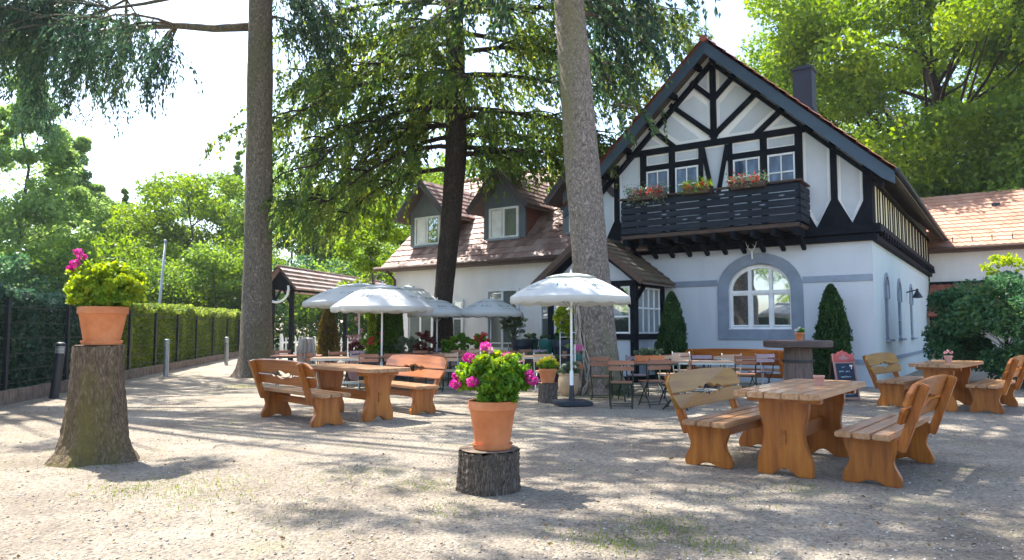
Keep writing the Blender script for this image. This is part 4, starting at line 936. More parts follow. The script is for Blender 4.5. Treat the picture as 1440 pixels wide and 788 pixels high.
for tc in (8.05,11.22,14.65): dormer(tc)

# --- right annex behind the side wall
mb=MB(); mb.box((8.0,18.35,2.3),(15.9,8.0,4.6)); mb.build('annex_wall','stucco_wing',inn)
mb=MB(); mb.prism([(14.35,4.6),(22.35,4.6),(18.35,7.2)],15.75,15.95,plane='yz'); mb.build('annex_gable','stucco_wing',inn)
tileroof('annex_roof','tile_pale',inn,(-.3,13.85,4.62),(16.3,13.85,4.62),(-4.0,18.4,7.42),(16.3,18.4,7.42),15)
tileroof('annex_roof','tile_pale',inn,(-.3,22.9,4.62),(16.3,22.9,4.62),(-4.0,18.4,7.42),(16.3,18.4,7.42),15)
mb=MB(); mb.box((8.1,14.1,4.50),(16.2,.5,.10)); mb.tube([(.1,13.80,4.58),(16.3,13.80,4.58)],.075,n=8); mb.build('gutter','brown',inn)
for k in range(12): mb=MB(); mb.tube([(.9+k*.65,14.15,4.87),(.9+k*.65,14.12,5.05)],.018,n=5); mb.build('snow_guard','metal_dark',inn)
for x in (2.2,4.3,6.3,8.5): mb=MB(); mb.prism([(16.9,6.45),(17.2,6.62),(16.9,6.70)],x,x+.3,plane='yz'); mb.build('roof_vent','metal_dark',inn)
tileroof('lean_to_roof','tile_red',inn,(.05,12.75,1.88),(9.5,12.75,1.88),(.05,14.34,3.22),(9.5,14.34,3.22),8)
mb=MB(); mb.box((4.8,14.30,3.24),(9.5,.10,.12)); mb.box((4.8,12.85,1.80),(9.4,.10,.12))
for x in (.55,3.2,6.2,9.2): mb.box((x,12.85,.88),(.13,.13,1.76)); mb.bar((x,12.95,1.3),(x,14.2,1.75),.1,.1)
mb.build('lean_to_frame','timber',inn)
mb=MB(); mb.box((1.2,14.30,.98),(.9,.10,1.96)); mb.build('annex_door','brown',inn)
wf=MB()

# balcony flower boxes
def flowerbox(t0,t1,label,leaf,fl,seed,drop=.1):
    t=thing('flower_box',label,'flower box',IW((t0+t1)/2,-bo-.15,bz+1.05),IA,group='flower boxes on the balcony rail')
    L=t1-t0; mb=MB(); mb.box((0,0,-.03),(L,.17,.16)); mb.build('trough','brown',t,bevel=.01); mb=MB(); mb.box((0,0,.052),(L-.02,.15,.01)); mb.build('soil','soil',t)
    g=np.random.default_rng(seed); n=int(520*L); P=np.stack([g.uniform(-L/2-.08,L/2+.08,n),g.normal(size=n)*.10-.03,.08+np.abs(g.normal(size=n))*.10-.0],1)
    k=int(n*.3); P[:k,2]-=g.uniform(.05,drop+.12,k); P[:k,1]-=.12
    V,F=cards(P,.065,.04,seed); meshnp('foliage',V,F,leaf,t)
    k=int(200*L); c=g.uniform(-L/2,L/2,(7,1)); idx=g.integers(0,7,k); P=np.stack([c[idx,0]+g.normal(size=k)*.05,g.normal(size=k)*.06-.08,.10+g.normal(size=k)*.06],1)
    V,F=cards(P,.05,.045,seed+1); meshnp('blossoms',V,F,fl,t)
flowerbox(4.75,5.85,'flower box with trailing grey green plants at the left end of the balcony','greyleaf','redfl',1,.3)
flowerbox(3.55,4.25,'flower box with red and yellow blossoms at the middle of the balcony rail','ger','redfl',2)
flowerbox(2.15,3.0,'flower box with sparse leaves and red blossoms at the right of the balcony rail','greyleaf','redfl',3)

# ------------------------------------------------------------------ garden furniture
def waist(w_,h,a=.82,foot=1.0,arch_=True):
    """outline of a sawn trestle board with a waist and an arched foot, centred, 0..h"""
    pts=[]; n=14; hw=w_/2
    def half(f): # f 0 foot .. 1 top
        return hw*(foot*(1-f)+.93*f)-hw*(1-a)*(math.sin(PI*min(1,max(0,(f-.12)/.80)))**1.4)+hw*.05*math.sin(f*2*PI*1.5)
    L=[(half(i/n),h*i/n) for i in range(n+1)]
    R_=[(-x,z) for x,z in reversed(L)]
    foot_=[]
    if arch_:
        for k in range(7): q=k/6; foot_.append((-hw*.48+hw*.96*q,h*.10*math.sin(PI*q)))
        foot_=[(-hw*.50,0)]+foot_[1:-1]+[(hw*.50,0)]
    return L+R_+foot_
def make_bench(L,label,group,wood='wood_x',top='wood_top',seed=0):
    """seat along local x, backrest on +y, front on -y"""
    t=thing('wooden_bench',label,'bench',group=group); rr=random.Random(seed)
    for s in (-1,1):
        mb=MB(); mb.prism(waist(.45,.41,.86,1.04),s*(L/2-.20)-.04,s*(L/2-.20)+.04,plane='yz'); mb.build('leg','wood_z',t,bevel=.008)
    for k in range(3):
        mb=MB(); y=-.185+k*.155; mb.box((rr.uniform(-.01,.01),y,.435),(L,.142,.05)); mb.build('seat_plank',top,t,bevel=.010)
    mb=MB(); mb.bar((-L/2+.2,0,.30),(L/2-.2,0,.30),.05,.10); mb.build('stretcher','wood_x',t,bevel=.006)
    m=Matrix.Translation((0,.20,.36))@Matrix.Rotation(R(-20),4,'X')
    for s in (-1,1):
        x=s*(L/2-.22); mb=MB(); mb.box((x,.045,.27),(.085,.075,.62),m); mb.build('back_post','wood_z',t,bevel=.010)
    for k,(z0,z1) in enumerate(((.20,.345),(.365,.575))):
        h=L/2; r=.08
        if k==0: P=[(-h+.07,z0),(h-.07,z0),(h,z1-.03),(h,z1),(.32,z1),(.25,z1-.03),(.16,z1-.012),(.08,z1-.04),(0,z1-.055),(-.08,z1-.04),(-.16,z1-.012),(-.25,z1-.03),(-.32,z1),(-h,z1),(-h,z1-.03)]
        else: P=[(-h,z0),(-.34,z0),(-.24,z0+.035),(-.15,z0+.012),(-.07,z0+.05),(0,z0+.06),(.07,z0+.05),(.15,z0+.012),(.24,z0+.035),(.34,z0),(h,z0),(h,z1-.09),(h-.12,z1-.01),(h*.5,z1+.012),(0,z1+.02),(-h*.5,z1+.012),(-h+.12,z1-.01),(-h,z1-.09)]
        mb=MB(); mb.prism(P,-.035,.005,mtx=m); mb.build('back_plank','wood_x',t,bevel=.007)
    return t
def make_table(L,W_,h,label,group):
    t=thing('wooden_table',label,'table',group=group)
    for s in (-1,1):
        mb=MB(); mb.prism(waist(W_*.60,h-.065,.84,1.06),s*(L/2-.36)-.045,s*(L/2-.36)+.045,plane='yz'); mb.build('leg','wood_z',t,bevel=.008)
    n=5
    for k in range(n):
        w_=W_/n; y=-W_/2+w_*(k+.5); mb=MB(); cut=.07 if k in (0,n-1) else 0; s=-1 if k==0 else 1
        if cut: P=[(-L/2+cut,y+s*w_*.48),(L/2-cut,y+s*w_*.48),(L/2,y+s*w_*.0),(L/2,y-s*w_*.48),(-L/2,y-s*w_*.48),(-L/2,y)]
        else: P=[(-L/2,y-w_*.48),(L/2,y-w_*.48),(L/2,y+w_*.48),(-L/2,y+w_*.48)]
        mb.prism(P,h-.055,h,plane='xy'); mb.build('top_plank','wood_top',t,bevel=.006)
    mb=MB()
    for s in (-1,1): mb.box((s*(L/2-.36),0,h-.085),(.11,W_*.86,.055))
    mb.bar((-L/2+.3,0,h*.45),(L/2-.3,0,h*.45),.05,.14); mb.build('stretcher','wood_x',t,bevel=.006)
    return t
def place(o,a,b_,flip=False):
    """put a thing with its long axis from a to b (ground points)"""
    a=Vector(a); b_=Vector(b_); c=(a+b_)/2; o.location=(c.x,c.y,0); o.rotation_euler=(0,0,math.atan2(b_.y-a.y,b_.x-a.x)+(PI if flip else 0)); return o
GA='rustic plank benches in the yard'; GT='rustic plank tables in the yard'
bA1=place(make_bench(1.85,'low rustic bench with mossy yellow backrest left of the near right table',GA,seed=1),(1.88,7.10),(2.96,8.45))
bA2=dup(bA1,(0,0,0),0,'nearest rustic bench, seen from its end, right of the near table'); place(bA2,(3.08,6.26),(4.20,7.60),True)
bB1=dup(bA1,(0,0,0),0,'rustic bench seen from behind beside the straight bare trunk'); place(bB1,(-2.56,10.14),(-3.80,11.45),False); bB1.scale=(1.1,1,1)
bB2=dup(bA1,(0,0,0),0,'rustic bench facing us on the far side of the left rustic table'); place(bB2,(-1.32,11.55),(-2.55,12.95),True)
bC1=dup(bA1,(0,0,0),0,'rustic bench in front of the inn corner, left of the far right table'); place(bC1,(6.70,12.72),(7.85,13.95))
bC2=dup(bA1,(0,0,0),0,'rustic bench farthest to the right beside the big dark shrub'); place(bC2,(7.75,11.75),(8.85,12.95),True)
bD=place(make_bench(2.5,'long rustic bench standing with its back to us under the arched window',GA,seed=4),(4.35,17.75),(6.50,16.30),True)
tA=place(make_table(2.10,.78,.79,'near right rustic plank table with a small pot on it',GT),(2.44,6.60),(3.52,8.02))
tB=dup(tA,(0,0,0),0,'left rustic plank table between two benches near the bare trunk'); place(tB,(-1.86,10.65),(-3.15,11.95))
tC=dup(tA,(0,0,0),0,'far right rustic plank table with a pinkish pot, near the inn corner'); place(tC,(7.15,12.05),(8.25,13.25)); 
def repaint(o,part,m):
    for c in kids(o):
        if c.name.split('.')[0]==part: c.material_slots[0].link='OBJECT'; c.material_slots[0].material=M[m]
for o in (bA1,bC1): repaint(o,'back_plank','wood_moss')
# tall bar table
t=thing('bar_table','tall dark bar table with round top on a thick wooden column near the chalkboard','bar table',(5.22,13.05,0))
mb=MB(); mb.lathe([(.56,1.04),(.60,1.06),(.60,1.15),(.58,1.17),(.0,1.17)],28); mb.build('table_top','wood_dark',t,smooth='auto')
mb=MB(); mb.lathe([(.34,0),(.32,.05),(.28,.3),(.255,.7),(.25,1.05)],10); mb.build('column','wood_col',t)
mb=MB(); mb.lathe([(.262,.78),(.285,.78),(.285,.82),(.262,.82)],20,cap=False); mb.build('hoop','metal_dark',t)

# folding beer garden chairs and tables
def make_chair(wood,frame,label):
    t=thing('folding_chair',label,'chair',group='folding beer garden chairs')
    for z0 in (.66,.76): 
        mb=MB(); mb.box((0,.235+(z0-.66)*.18,z0+.035),(.44,.018,.075)); mb.build('back_slat',wood,t,bevel=.004)
    for k in range(5): 
        mb=MB(); mb.box((0,-.17+k*.075,.445),(.42,.058,.018)); mb.build('seat_slat',wood,t,bevel=.003)
    for s in (-1,1):
        x=s*.20; mb=MB(); mb.tube([(x,-.20,0),(x,-.10,.14),(x,.04,.30),(x,.19,.45),(x,.22,.62),(x,.255,.86)],.0125,n=6); mb.build('back_leg',frame,t,smooth=True)
        x=s*.18; mb=MB(); mb.tube([(x,.22,0),(x,.14,.12),(x,0,.28),(x,-.19,.43)],.0125,n=6); mb.build('front_leg',frame,t,smooth=True)
    for q in (((-.2,-.17,.05),(.2,-.17,.05)),((-.18,.19,.05),(.18,.19,.05)),((-.2,-.20,.425),(.2,-.20,.425)),((-.2,.19,.425),(.2,.19,.425))): mb=MB(); mb.tube(q,.009,n=5); mb.build('cross_rod',frame,t)
    return t
def make_gtable(L,W_,wood,frame,label):
    t=thing('folding_table',label,'table',group='folding beer garden tables')
    n=6
    for k in range(n): mb=MB(); mb.box((0,-W_/2+W_*(k+.5)/n,.735),(L,W_/n-.012,.028)); mb.build('top_slat',wood,t,bevel=.004)
    mb=MB()
    for y in (-W_/2+.02,W_/2-.02): mb.box((0,y,.705),(L-.02,.02,.03))
    mb.build('top_frame',frame,t)
    for s in (-1,1):
        x=s*(L/2-.12); 
        for q in (-1,1): mb=MB(); mb.tube([(x+q*.012,-q*W_*.42,0),(x+q*.012,q*W_*.42,.70)],.014,n=6); mb.build('leg',frame,t,smooth=True)
    for q in (-1,1): mb=MB(); mb.tube([(-L/2+.12,q*W_*.3,.18),(L/2-.12,q*W_*.3,.18)],.009,n=5); mb.build('cross_rod',frame,t)
    return t
M['frame_green']=mat('frame_green',(.035,.05,.035),.4,4,metal=.3)
M['frame_light']=mat('frame_light',(.50,.56,.54),.4,4,metal=.3)
cr=make_chair('wood_chair','frame_green','x'); cp=make_chair('wood_chair_pale','frame_light','x'); cv=make_chair('wood_purple','metal_dark','x')
tr=make_gtable(1.15,.7,'wood_chair','frame_green','x'); tp2=make_gtable(1.15,.7,'wood_chair_pale','frame_light','x')
used=set()
def put(src,px,Y,rz,label):
    p=A(px,Y); x=p.x
    if src.name in used: o=dup(src,(x,Y,0),R(rz),label)
    else: used.add(src.name); o=src; o.location=(x,Y,0); o.rotation_euler=(0,0,R(rz)); o['label']=label
    return o
# rz=0: the sitter faces the camera (backrest away); 180: backrest towards the camera
for src,px,Y,rz,lab in [
 (cr,872,12.6,172,'reddish folding chair with its back to us in front of the leaning trunk'),
 (cr,917,12.9,195,'reddish folding chair with its back to us, right of the leaning trunk'),
 (cr,948,12.4,250,'reddish folding chair turned sideways just left of the mossy bench back'),
 (cp,938,15.0,175,'pale folding chair in front of the left cone shaped conifer'),
 (cv,978,15.2,190,'greyish purple folding chair behind the mossy bench back'),
 (cp,1022,15.6,178,'pale orange folding chair in front of the long bench'),
 (cv,1066,15.9,185,'greyish purple folding chair at the right end of the long bench'),
 (cv,895,14.6,165,'greyish folding chair half hidden by the leaning trunk'),
 (cp,690,16.3,176,'pale folding chair behind the magenta flowers, left of its twin'),
 (cp,723,16.1,184,'pale orange folding chair behind the centre flower pot, nearest the small stump'),
 (cr,662,16.8,182,'reddish folding chair behind the left magenta blossoms'),
 (cr,645,18.6,5,'reddish folding chair facing us under the fourth parasol'),
 (cp,700,19.0,-6,'pale folding chair facing us below the glazed door'),
 (cr,742,19.2,8,'reddish folding chair facing us below the dark green planter'),
 (cr,560,16.2,170,'reddish folding chair seen under the front left parasol'),
 (cr,520,16.0,190,'reddish folding chair left of the front left parasol pole'),
 (cr,590,18.2,0,'reddish folding chair facing us near the dark conifer trunk'),
 (cr,478,17.2,20,'reddish folding chair below the golden column conifer'),
 (cr,440,16.6,160,'reddish folding chair behind the left end of the rustic table'),
 (cv,620,20.4,3,'greyish folding chair facing us beside the dark conifer trunk'),
 (cr,780,17.8,-80,'reddish folding chair turned sideways below the yellow green climber'),
 (cp,765,15.9,172,'pale folding chair between the dark planter box and the small log'),
 (cr,612,16.0,186,'reddish folding chair between the left rustic bench and the magenta flowers'),
 (cp,636,16.4,170,'pale folding chair just left of the magenta flowers, back to us'),
 (cr,845,14.2,168,'reddish folding chair tight against the right side of the pale pot'),
 (cp,668,19.4,184,'pale folding chair beside the scarlet geranium pot'),
 (cr,716,18.1,4,'reddish folding chair facing us between the two pale slatted tables'),
 (cv,758,19.0,-4,'greyish folding chair facing us below the iron table'),
 (cp,960,16.4,2,'pale folding chair facing us right of the left cone shaped conifer'),
 (cv,1000,16.9,-10,'greyish folding chair facing us just before the long bench'),
 (cr,1046,14.9,160,'reddish folding chair left of the tall dark bar table'),
 (cr,402,18.4,30,'reddish folding chair below the folded parasol at the left'),
 (cv,500,18.0,-5,'greyish folding chair facing us under the left parasols'),
]: put(src,px,Y,rz,lab)
for src,px,Y,rz,lab in [
 (tp2,745,17.0,2,'pale slatted table right of the centre flower pot'),
 (tr,605,16.9,-3,'reddish slatted table between the front left parasol and magenta flowers'),
 (tr,420,17.4,10,'reddish slatted table in front of the folded parasol'),
 (tr,965,17.4,-30,'reddish slatted table close to the left cone shaped conifer'),
 (tr,905,13.9,2,'reddish slatted table right of the leaning trunk with a planter on it'),
 (tp2,985,14.2,-8,'pale slatted table between the mossy bench and the left conical shrub'),
 (tp2,1040,16.5,-25,'pale slatted table in front of the long bench'),
 (tp2,700,17.4,0,'pale slatted table behind the centre flower pot'),
 (tr,645,17.7,3,'reddish slatted table below the fourth parasol'),
 (tr,555,17.0,5,'reddish slatted table under the front left parasol'),
 (tp2,478,16.0,8,'pale slatted table behind the left rustic table'),
 (tr,725,20.2,0,'reddish slatted table at the foot of the wing wall'),
 (tr,600,19.6,0,'reddish slatted table in front of the dark conifer trunk'),
]: put(src,px,Y,rz,lab)
t=thing('bistro_table','small black ornate iron table against the wing wall between two dark planters','table',A(750,21.8))
mb=MB(); mb.lathe([(.32,.74),(.33,.75),(.33,.765),(.0,.77)],20); mb.build('table_top','metal_dark',t); t.scale=(1.35,1.35,1.4)
mb=MB()
for k in range(3): a=2*PI*k/3+.3; mb.tube([(0.30*math.cos(a),.30*math.sin(a),0),(.20*math.cos(a),.20*math.sin(a),.10),(.05*math.cos(a),.05*math.sin(a),.35),(.12*math.cos(a),.12*math.sin(a),.6),(.25*math.cos(a),.25*math.sin(a),.74)],.014,n=6)
mb.build('leg','metal_dark',t)
for px,rz,l in ((727,80,'left'),(772,-80,'right')):
    t=thing('iron_chair','black iron chair with curled back at the '+l+' side of the small iron table','chair',A(px,21.7),R(rz),group='iron chairs')
    mb=MB(); mb.lathe([(.2,.45),(.2,.465),(0,.47)],16); mb.build('seat','metal_dark',t)
    for q in range(4): a=PI/4+q*PI/2; mb=MB(); mb.tube([(.22*math.cos(a),.22*math.sin(a),0),(.17*math.cos(a),.17*math.sin(a),.45)],.011,n=5); mb.build('leg','metal_dark',t)
    mb=MB(); mb.tube([(-.18,.18,.45),(-.2,.23,.8),(-.1,.25,.93),(0,.255,.96),(.1,.25,.93),(.2,.23,.8),(.18,.18,.45)],.012,n=5); mb.tube([(0,.24,.93),(-.08,.24,.8),(.07,.22,.68),(-.04,.2,.5)],.008,n=5); mb.build('backrest','metal_dark',t)

# ------------------------------------------------------------------ parasols
def parasol(px,Y,rad,zrim,ztop,label,rz=0,base=True,txt='teal',seed=0,tilt=0):
    p=A(px,Y); t=thing('parasol',label,'parasol',(p.x,Y,0),R(rz),group='white beer garden parasols'); t.rotation_euler=(tilt,0,R(rz))
    mb=MB(); mb.tube([(0,0,.1),(0,0,ztop-.02)],.022,n=10); mb.tube([(0,0,.02),(0,0,.62)],.034,n=10); mb.build('pole','white_paint',t,smooth=True)
    mb=MB(); mb.lathe([(.012,ztop-.01),(.022,ztop+.03),(.012,ztop+.07),(.001,ztop+.10)],8); mb.build('finial','white_paint',t)
    seg=8; sub=6; drop=ztop-zrim
    def zz(f): return ztop-drop*(f**1.85)
    def rim(a,f):
        q=(a/(2*PI/seg))%1; sag=1-.065*math.sin(PI*q); return rad*f*sag, -.035*math.sin(PI*q)*f
    mb=MB(); ring=[0.0,.12,.25,.4,.55,.7,.85,1.0]; n=seg*sub; o=len(mb.v)
    for f in ring:
        for k in range(n): a=2*PI*k/n; r,dz=rim(a,f); mb.v.append((r*math.cos(a),r*math.sin(a),zz(f)+dz*math.sin(PI*min(1,f))))
    for k in range(n):
        a=2*PI*k/n; r,dz=rim(a,1.0); q=(a/(2*PI/seg))%1; mb.v.append((r*1.005*math.cos(a),r*1.005*math.sin(a),zz(1)-.10-.035*abs(math.sin(PI*q*2))))
    for i in range(len(ring)):
        for k in range(n): mb.f.append((o+i*n+k,o+i*n+(k+1)%n,o+(i+1)*n+(k+1)%n,o+(i+1)*n+k))
    cn=mb.build('canopy','cloth',t,smooth='auto')
    so_=cn.modifiers.new('thickness','SOLIDIFY'); so_.thickness=.004
    mb=MB(); o=0   # vent cap
    for f in (0,.15,.30,.42):
        for k in range(n): a=2*PI*k/n; r,dz=rim(a,f); mb.v.append((r*math.cos(a),r*math.sin(a),zz(f)+.016+.02*f))
    for i in range(3):
        for k in range(n): mb.f.append((i*n+k,i*n+(k+1)%n,(i+1)*n+(k+1)%n,(i+1)*n+k))
    cp_=mb.build('vent_cap','cloth',cn,smooth='auto'); cp_.modifiers.new('thickness','SOLIDIFY').thickness=.004
    mb=MB()
    for k in range(seg):
        a=2*PI*k/seg; mb.tube([(rad*f*math.cos(a),rad*f*math.sin(a),zz(f)-.018) for f in (.03,.3,.6,.99)],.007,n=4); mb.tube([(rad*.5*math.cos(a),rad*.5*math.sin(a),zz(.5)-.03),(.03*math.cos(a),.03*math.sin(a),ztop-.62)],.006,n=4)
    mb.build('rib','metal_grey',t)
    rr=random.Random(seed)   # printed marks, too blurred to read in the photograph
    for k in range(seg):
        ac=2*PI*(k+.5)/seg; ap=math.cos(PI/seg)
        def at(u,f): # u sideways metres, f outwards
            r=rad*f*ap*.985; x=r*math.cos(ac)-u*math.sin(ac); y=r*math.sin(ac)+u*math.cos(ac); return Vector((x,y,zz(f)+.004-.02*f*0))
        mb=MB(); w_=.30*rad; u=-w_*.5
        while u<w_*.5:
            hgt=rr.choice((.055,.075,.11)); uw=rr.uniform(.025,.05)*rad; st=rr.choice(('l','o','a'))
            f0=.76; f1=f0-hgt*.9/rad*1.1
            def stroke(u0,fa,u1,fb,w2=.014):
                a_=at(u0,fa); b__=at(u1,fb); d=(b__-a_); 
                if d.length<1e-4: return
                up=Vector((math.cos(ac)*.35,math.sin(ac)*.35,1)).normalized(); sd=d.cross(up).normalized()*w2/2; L_=len(mb.v)
                h_=up*.006; mb.v+= [tuple(a_+sd+h_),tuple(a_-sd+h_),tuple(b__-sd+h_),tuple(b__+sd+h_)]; mb.f.append((L_,L_+1,L_+2,L_+3))
            stroke(u,f0+rr.uniform(-.01,.01),u+uw*.5,f1+rr.uniform(-.02,.05),.02)
            if st!='l': stroke(u+uw*.3,f0-.02,u+uw*1.2,f0-rr.uniform(0,.05),.018)
            u+=uw+.035
        if k%2==0: stroke(-w_*.55,.845,w_*.55,.845,.012)
        mb.build('printed_mark',txt,cn)
    if base:
        mb=MB(); mb.box((0,0,.05),(.62,.62,.07)); mb.build('base_plate','planter_dark',t,bevel=.015); mb=MB(); mb.lathe([(.06,.085),(.055,.12),(.04,.34),(.036,.36)],12); mb.build('base_tube','metal_dark',t,smooth='auto')
    return t
parasol(803,13.0,1.14,1.95,2.38,'large white parasol in the centre against the leaning trunk',12,seed=1)
parasol(538,16.8,1.20,1.90,2.42,'front left white parasol on a pale pole',5,txt='greyprint',seed=2)
parasol(506,19.4,1.50,2.10,2.62,'white parasol behind and left of the front left one, edge near the golden conifer',20,txt='greyprint',seed=3)
parasol(575,22.4,1.25,2.02,2.75,'bluish white parasol showing only its steep right flank behind the front left one',33,txt='planter_teal',seed=4)
parasol(615,20.6,.86,1.86,2.22,'small white parasol in front of the dark conifer trunk',0,txt='greyprint',seed=5)
parasol(690,20.8,1.00,1.86,2.26,'white parasol in front of the glazed door of the long wing',15,txt='teal',seed=6)
# folded parasol
t=thing('folded_parasol','folded whitish parasol standing left of the golden conifer','parasol',A(433,16.5)); mb=MB(); mb.tube([(0,0,0),(0,0,1.2)],.02,n=8); mb.build('pole','metal_dark',t,smooth=True)
mb=MB(); o=0; n=20
for z,r in ((.55,.15),(.75,.15),(.98,.14),(1.16,.12),(1.20,.03)):
    for k in range(n): a=2*PI*k/n; q=r*(1+.42*(1 if k%2 else -1)); mb.v.append((q*math.cos(a),q*math.sin(a),z))
for i in range(4):
    for k in range(n): mb.f.append((i*n+k,i*n+(k+1)%n,(i+1)*n+(k+1)%n,(i+1)*n+k))
mb.build('canopy','wood_grey',t)

# ------------------------------------------------------------------ stumps, pots, plants
def stump(name,label,p,prof,bark,seed,top='stump_top',n=48,rough=.05,lobes=.10):
    t=thing(name,label,'stump',p); rr=random.Random(seed); mb=MB(); ph=[rr.uniform(0,6) for _ in range(4)]; o=0; rings=[]
    zs=[q[1] for q in prof]; M_=22
    fis=[rr.uniform(-1,1) for _ in range(n)]
    for i in range(M_+1):
        z=zs[0]+(zs[-1]-zs[0])*i/M_; k=max(j for j in range(len(zs)) if zs[j]<=z+1e-9); k=min(k,len(zs)-2); f=(z-zs[k])/(zs[k+1]-zs[k]); r=prof[k][0]+(prof[k+1][0]-prof[k][0])*f
        lob=lobes*math.exp(-(z-zs[0])/.30)
        for j in range(n):
            a=2*PI*j/n; q=1+lob*(math.sin(3*a+ph[0])+.6*math.sin(5*a+ph[1]))+.03*math.sin(2*a+ph[2]+z*2)+rough*(fis[j]*.7+.5*math.sin(j*2.4+z*9+fis[j]*3)+rr.uniform(-.4,.4))
            mb.v.append((r*q*math.cos(a),r*q*math.sin(a),z+(rr.uniform(-.012,.012) if i==M_ else 0)))
        if i:
            for j in range(n): mb.f.append(((i-1)*n+j,(i-1)*n+(j+1)%n,i*n+(j+1)%n,i*n+j))
    mb.build('bark',bark,t)
    mb=MB(); mb.v+= [(prof[-1][0]*.97*(1+.03*math.sin(3*2*PI*j/n))*math.cos(2*PI*j/n),prof[-1][0]*.97*math.sin(2*PI*j/n),zs[-1]+.006) for j in range(n)]; mb.f.append(tuple(range(n))); mb.build('cut_top',top,t)
    return t
S1=G(128,655)+Vector((-.155,0,0)); stump('tree_stump','tall flaring tree stump at the left carrying a terracotta pot',S1+Vector((0,.32,0)),[(.42,0),(.36,.10),(.315,.25),(.285,.5),(.262,.8),(.245,1.08),(.24,1.19)],'bark_stump',3)
S2=G(686,697); stump('log_stump','short dark barked log in the foreground carrying the magenta flower pot',S2+Vector((0,.25,0)),[(.275,0),(.27,.1),(.262,.22),(.262,.335)],'bark_log',5,lobes=.02,rough=.05)
stump('small_log','small dark log beside the centre parasol carrying a pot of yellow flowers',G(771,567)+Vector((0,.15,0)),[(.185,0),(.18,.2),(.185,.36)],'bark_log',8,n=28,lobes=.01,rough=.03)
def potshape(t,r,h,matn,rimw=.018,name='pot',seg=36,saucer=False):
    mb=MB(); b=r*.70; mb.lathe([(b*.0,.0),(b,.0),(b+(r-b)*.1,h*.08),(r*.955,h*.80),(r*.965,h*.805),(r*1.02,h*.82),(r*1.03,h*.985),(r*1.02,h),(r*.93,h),(r*.91,h*.93),(0,h*.93)],seg,cap=False)
    p=mb.build(name,matn,t,smooth='auto')
    if saucer:
        mb=MB(); mb.lathe([(0,-.0),(b*1.12,0),(b*1.22,.035),(b*1.22,.042),(b*1.10,.038),(b*1.02,.012)],seg,cap=False); mb.build('saucer',matn,t,smooth='auto')
    mb=MB(); mb.lathe([(r*.9,h*.90),(r*.9,h*.94),(0,h*.95)],20,cap=False); mb.build('soil','soil',t)
    return p
def foliage(t,c,r,n,ls,leaf,seed,shell=.35,w=.7,name='foliage',flat=None):
    P=blob(c,r,n,seed,shell)
    if flat is not None: P=P[P[:,2]>flat]
    V,F=cards(P,ls,ls*w,seed); return meshnp(name,V,F,leaf,t)
def bumpy(t,c,r,ncl,n,cr,ls,leaf,seed,w=.8,flat=None,name='foliage'):
    """foliage as many small tufts over a dome"""
    g=np.random.default_rng(seed); d=g.normal(size=(ncl,3)); d/=np.linalg.norm(d,axis=1,keepdims=True); cs=np.array(c)+d*np.array(r)*(g.uniform(.25,1,(ncl,1))**.5)
    P=np.concatenate([blob(q,(cr,cr,cr*.7),n,seed*97+i,.3) for i,q in enumerate(cs)])
    if flat is not None: P=P[P[:,2]>flat]
    V,F=cards(P,ls,ls*w,seed,fold=.35); return meshnp(name,V,F,leaf,t)
def flowers(t,cs,cr,n,ls,matn,seed,stem=None):
    P=np.concatenate([blob(q,(cr,cr,cr*.8),n,seed*31+i,.6) for i,q in enumerate(cs)]); V,F=cards(P,ls,ls*.9,seed,fold=.3); meshnp('blossoms',V,F,matn,t)
    if stem:
        mb=MB()
        for q in cs: mb.tube([stem,(Vector(stem)+Vector(q))/2+Vector((0,0,.05)),q],.004,n=4)
        mb.build('stem','ger',t)
# 1 on the tall stump
p=S1+Vector((.03,.32,1.20)); t=thing('potted_plant','terracotta pot with bushy yellow green leaves and a few magenta blossoms on the tall stump','potted plant',p)
potshape(t,.235,.40,'terra',saucer=True)
bumpy(t,(.02,0,.62),(.36,.33,.23),120,75,.075,.048,'ger_y',3,flat=.30); bumpy(t,(0,0,.52),(.27,.25,.16),50,70,.07,.046,'ger',4,flat=.3)
bumpy(t,(.02,0,.62),(.45,.40,.28),34,30,.05,.048,'ger_y',5,flat=.34)
flowers(t,[(-.26,-.1,.86),(-.22,-.05,.93),(-.31,-.08,.80),(-.20,-.15,.97)],.045,90,.03,'magenta',6,(0,0,.4))
# 2 on the short log
p=S2+Vector((.03,.25,.345)); t=thing('potted_geranium','terracotta pot of green leaves ringed with magenta blossoms on the short foreground log','potted plant',p)
potshape(t,.205,.405,'terra',saucer=True)
bumpy(t,(0,0,.60),(.29,.28,.20),120,75,.06,.042,'ger',13,flat=.36); bumpy(t,(0.02,-.08,.66),(.22,.2,.16),40,60,.05,.04,'ger_y',14,flat=.4)
bumpy(t,(0,0,.60),(.36,.33,.26),34,26,.045,.042,'ger',15,flat=.40)
flowers(t,[(-.20,-.10,.77),(-.30,-.02,.62),(-.31,-.08,.55),(-.06,-.02,.86),(.16,-.12,.75),(.12,-.05,.78),(.31,-.02,.63),(.34,-.05,.58),(-.16,-.25,.58),(.20,.1,.72)],.052,110,.028,'magenta',16,(0,0,.45))
flowers(t,[(.07,-.18,.72),(-.02,-.05,.83)],.035,40,.026,'pinkfl',17)
# 3 yellow flowers on small log
t=thing('potted_flowers','terracotta pot of yellow flowers on the small dark log','potted plant',G(771,567)+Vector((0,.15,.37)))
potshape(t,.17,.26,'terra'); bumpy(t,(0,0,.34),(.18,.18,.08),30,40,.05,.035,'ger',23,flat=.24); flowers(t,[(x,y,z) for x,y,z in [(-.12,-.05,.42),(0,-.1,.45),(.12,-.03,.42),(.05,.05,.46),(-.05,.06,.44),(.17,-.05,.36),(-.18,-.02,.36)]],.045,60,.03,'yelfl',24)
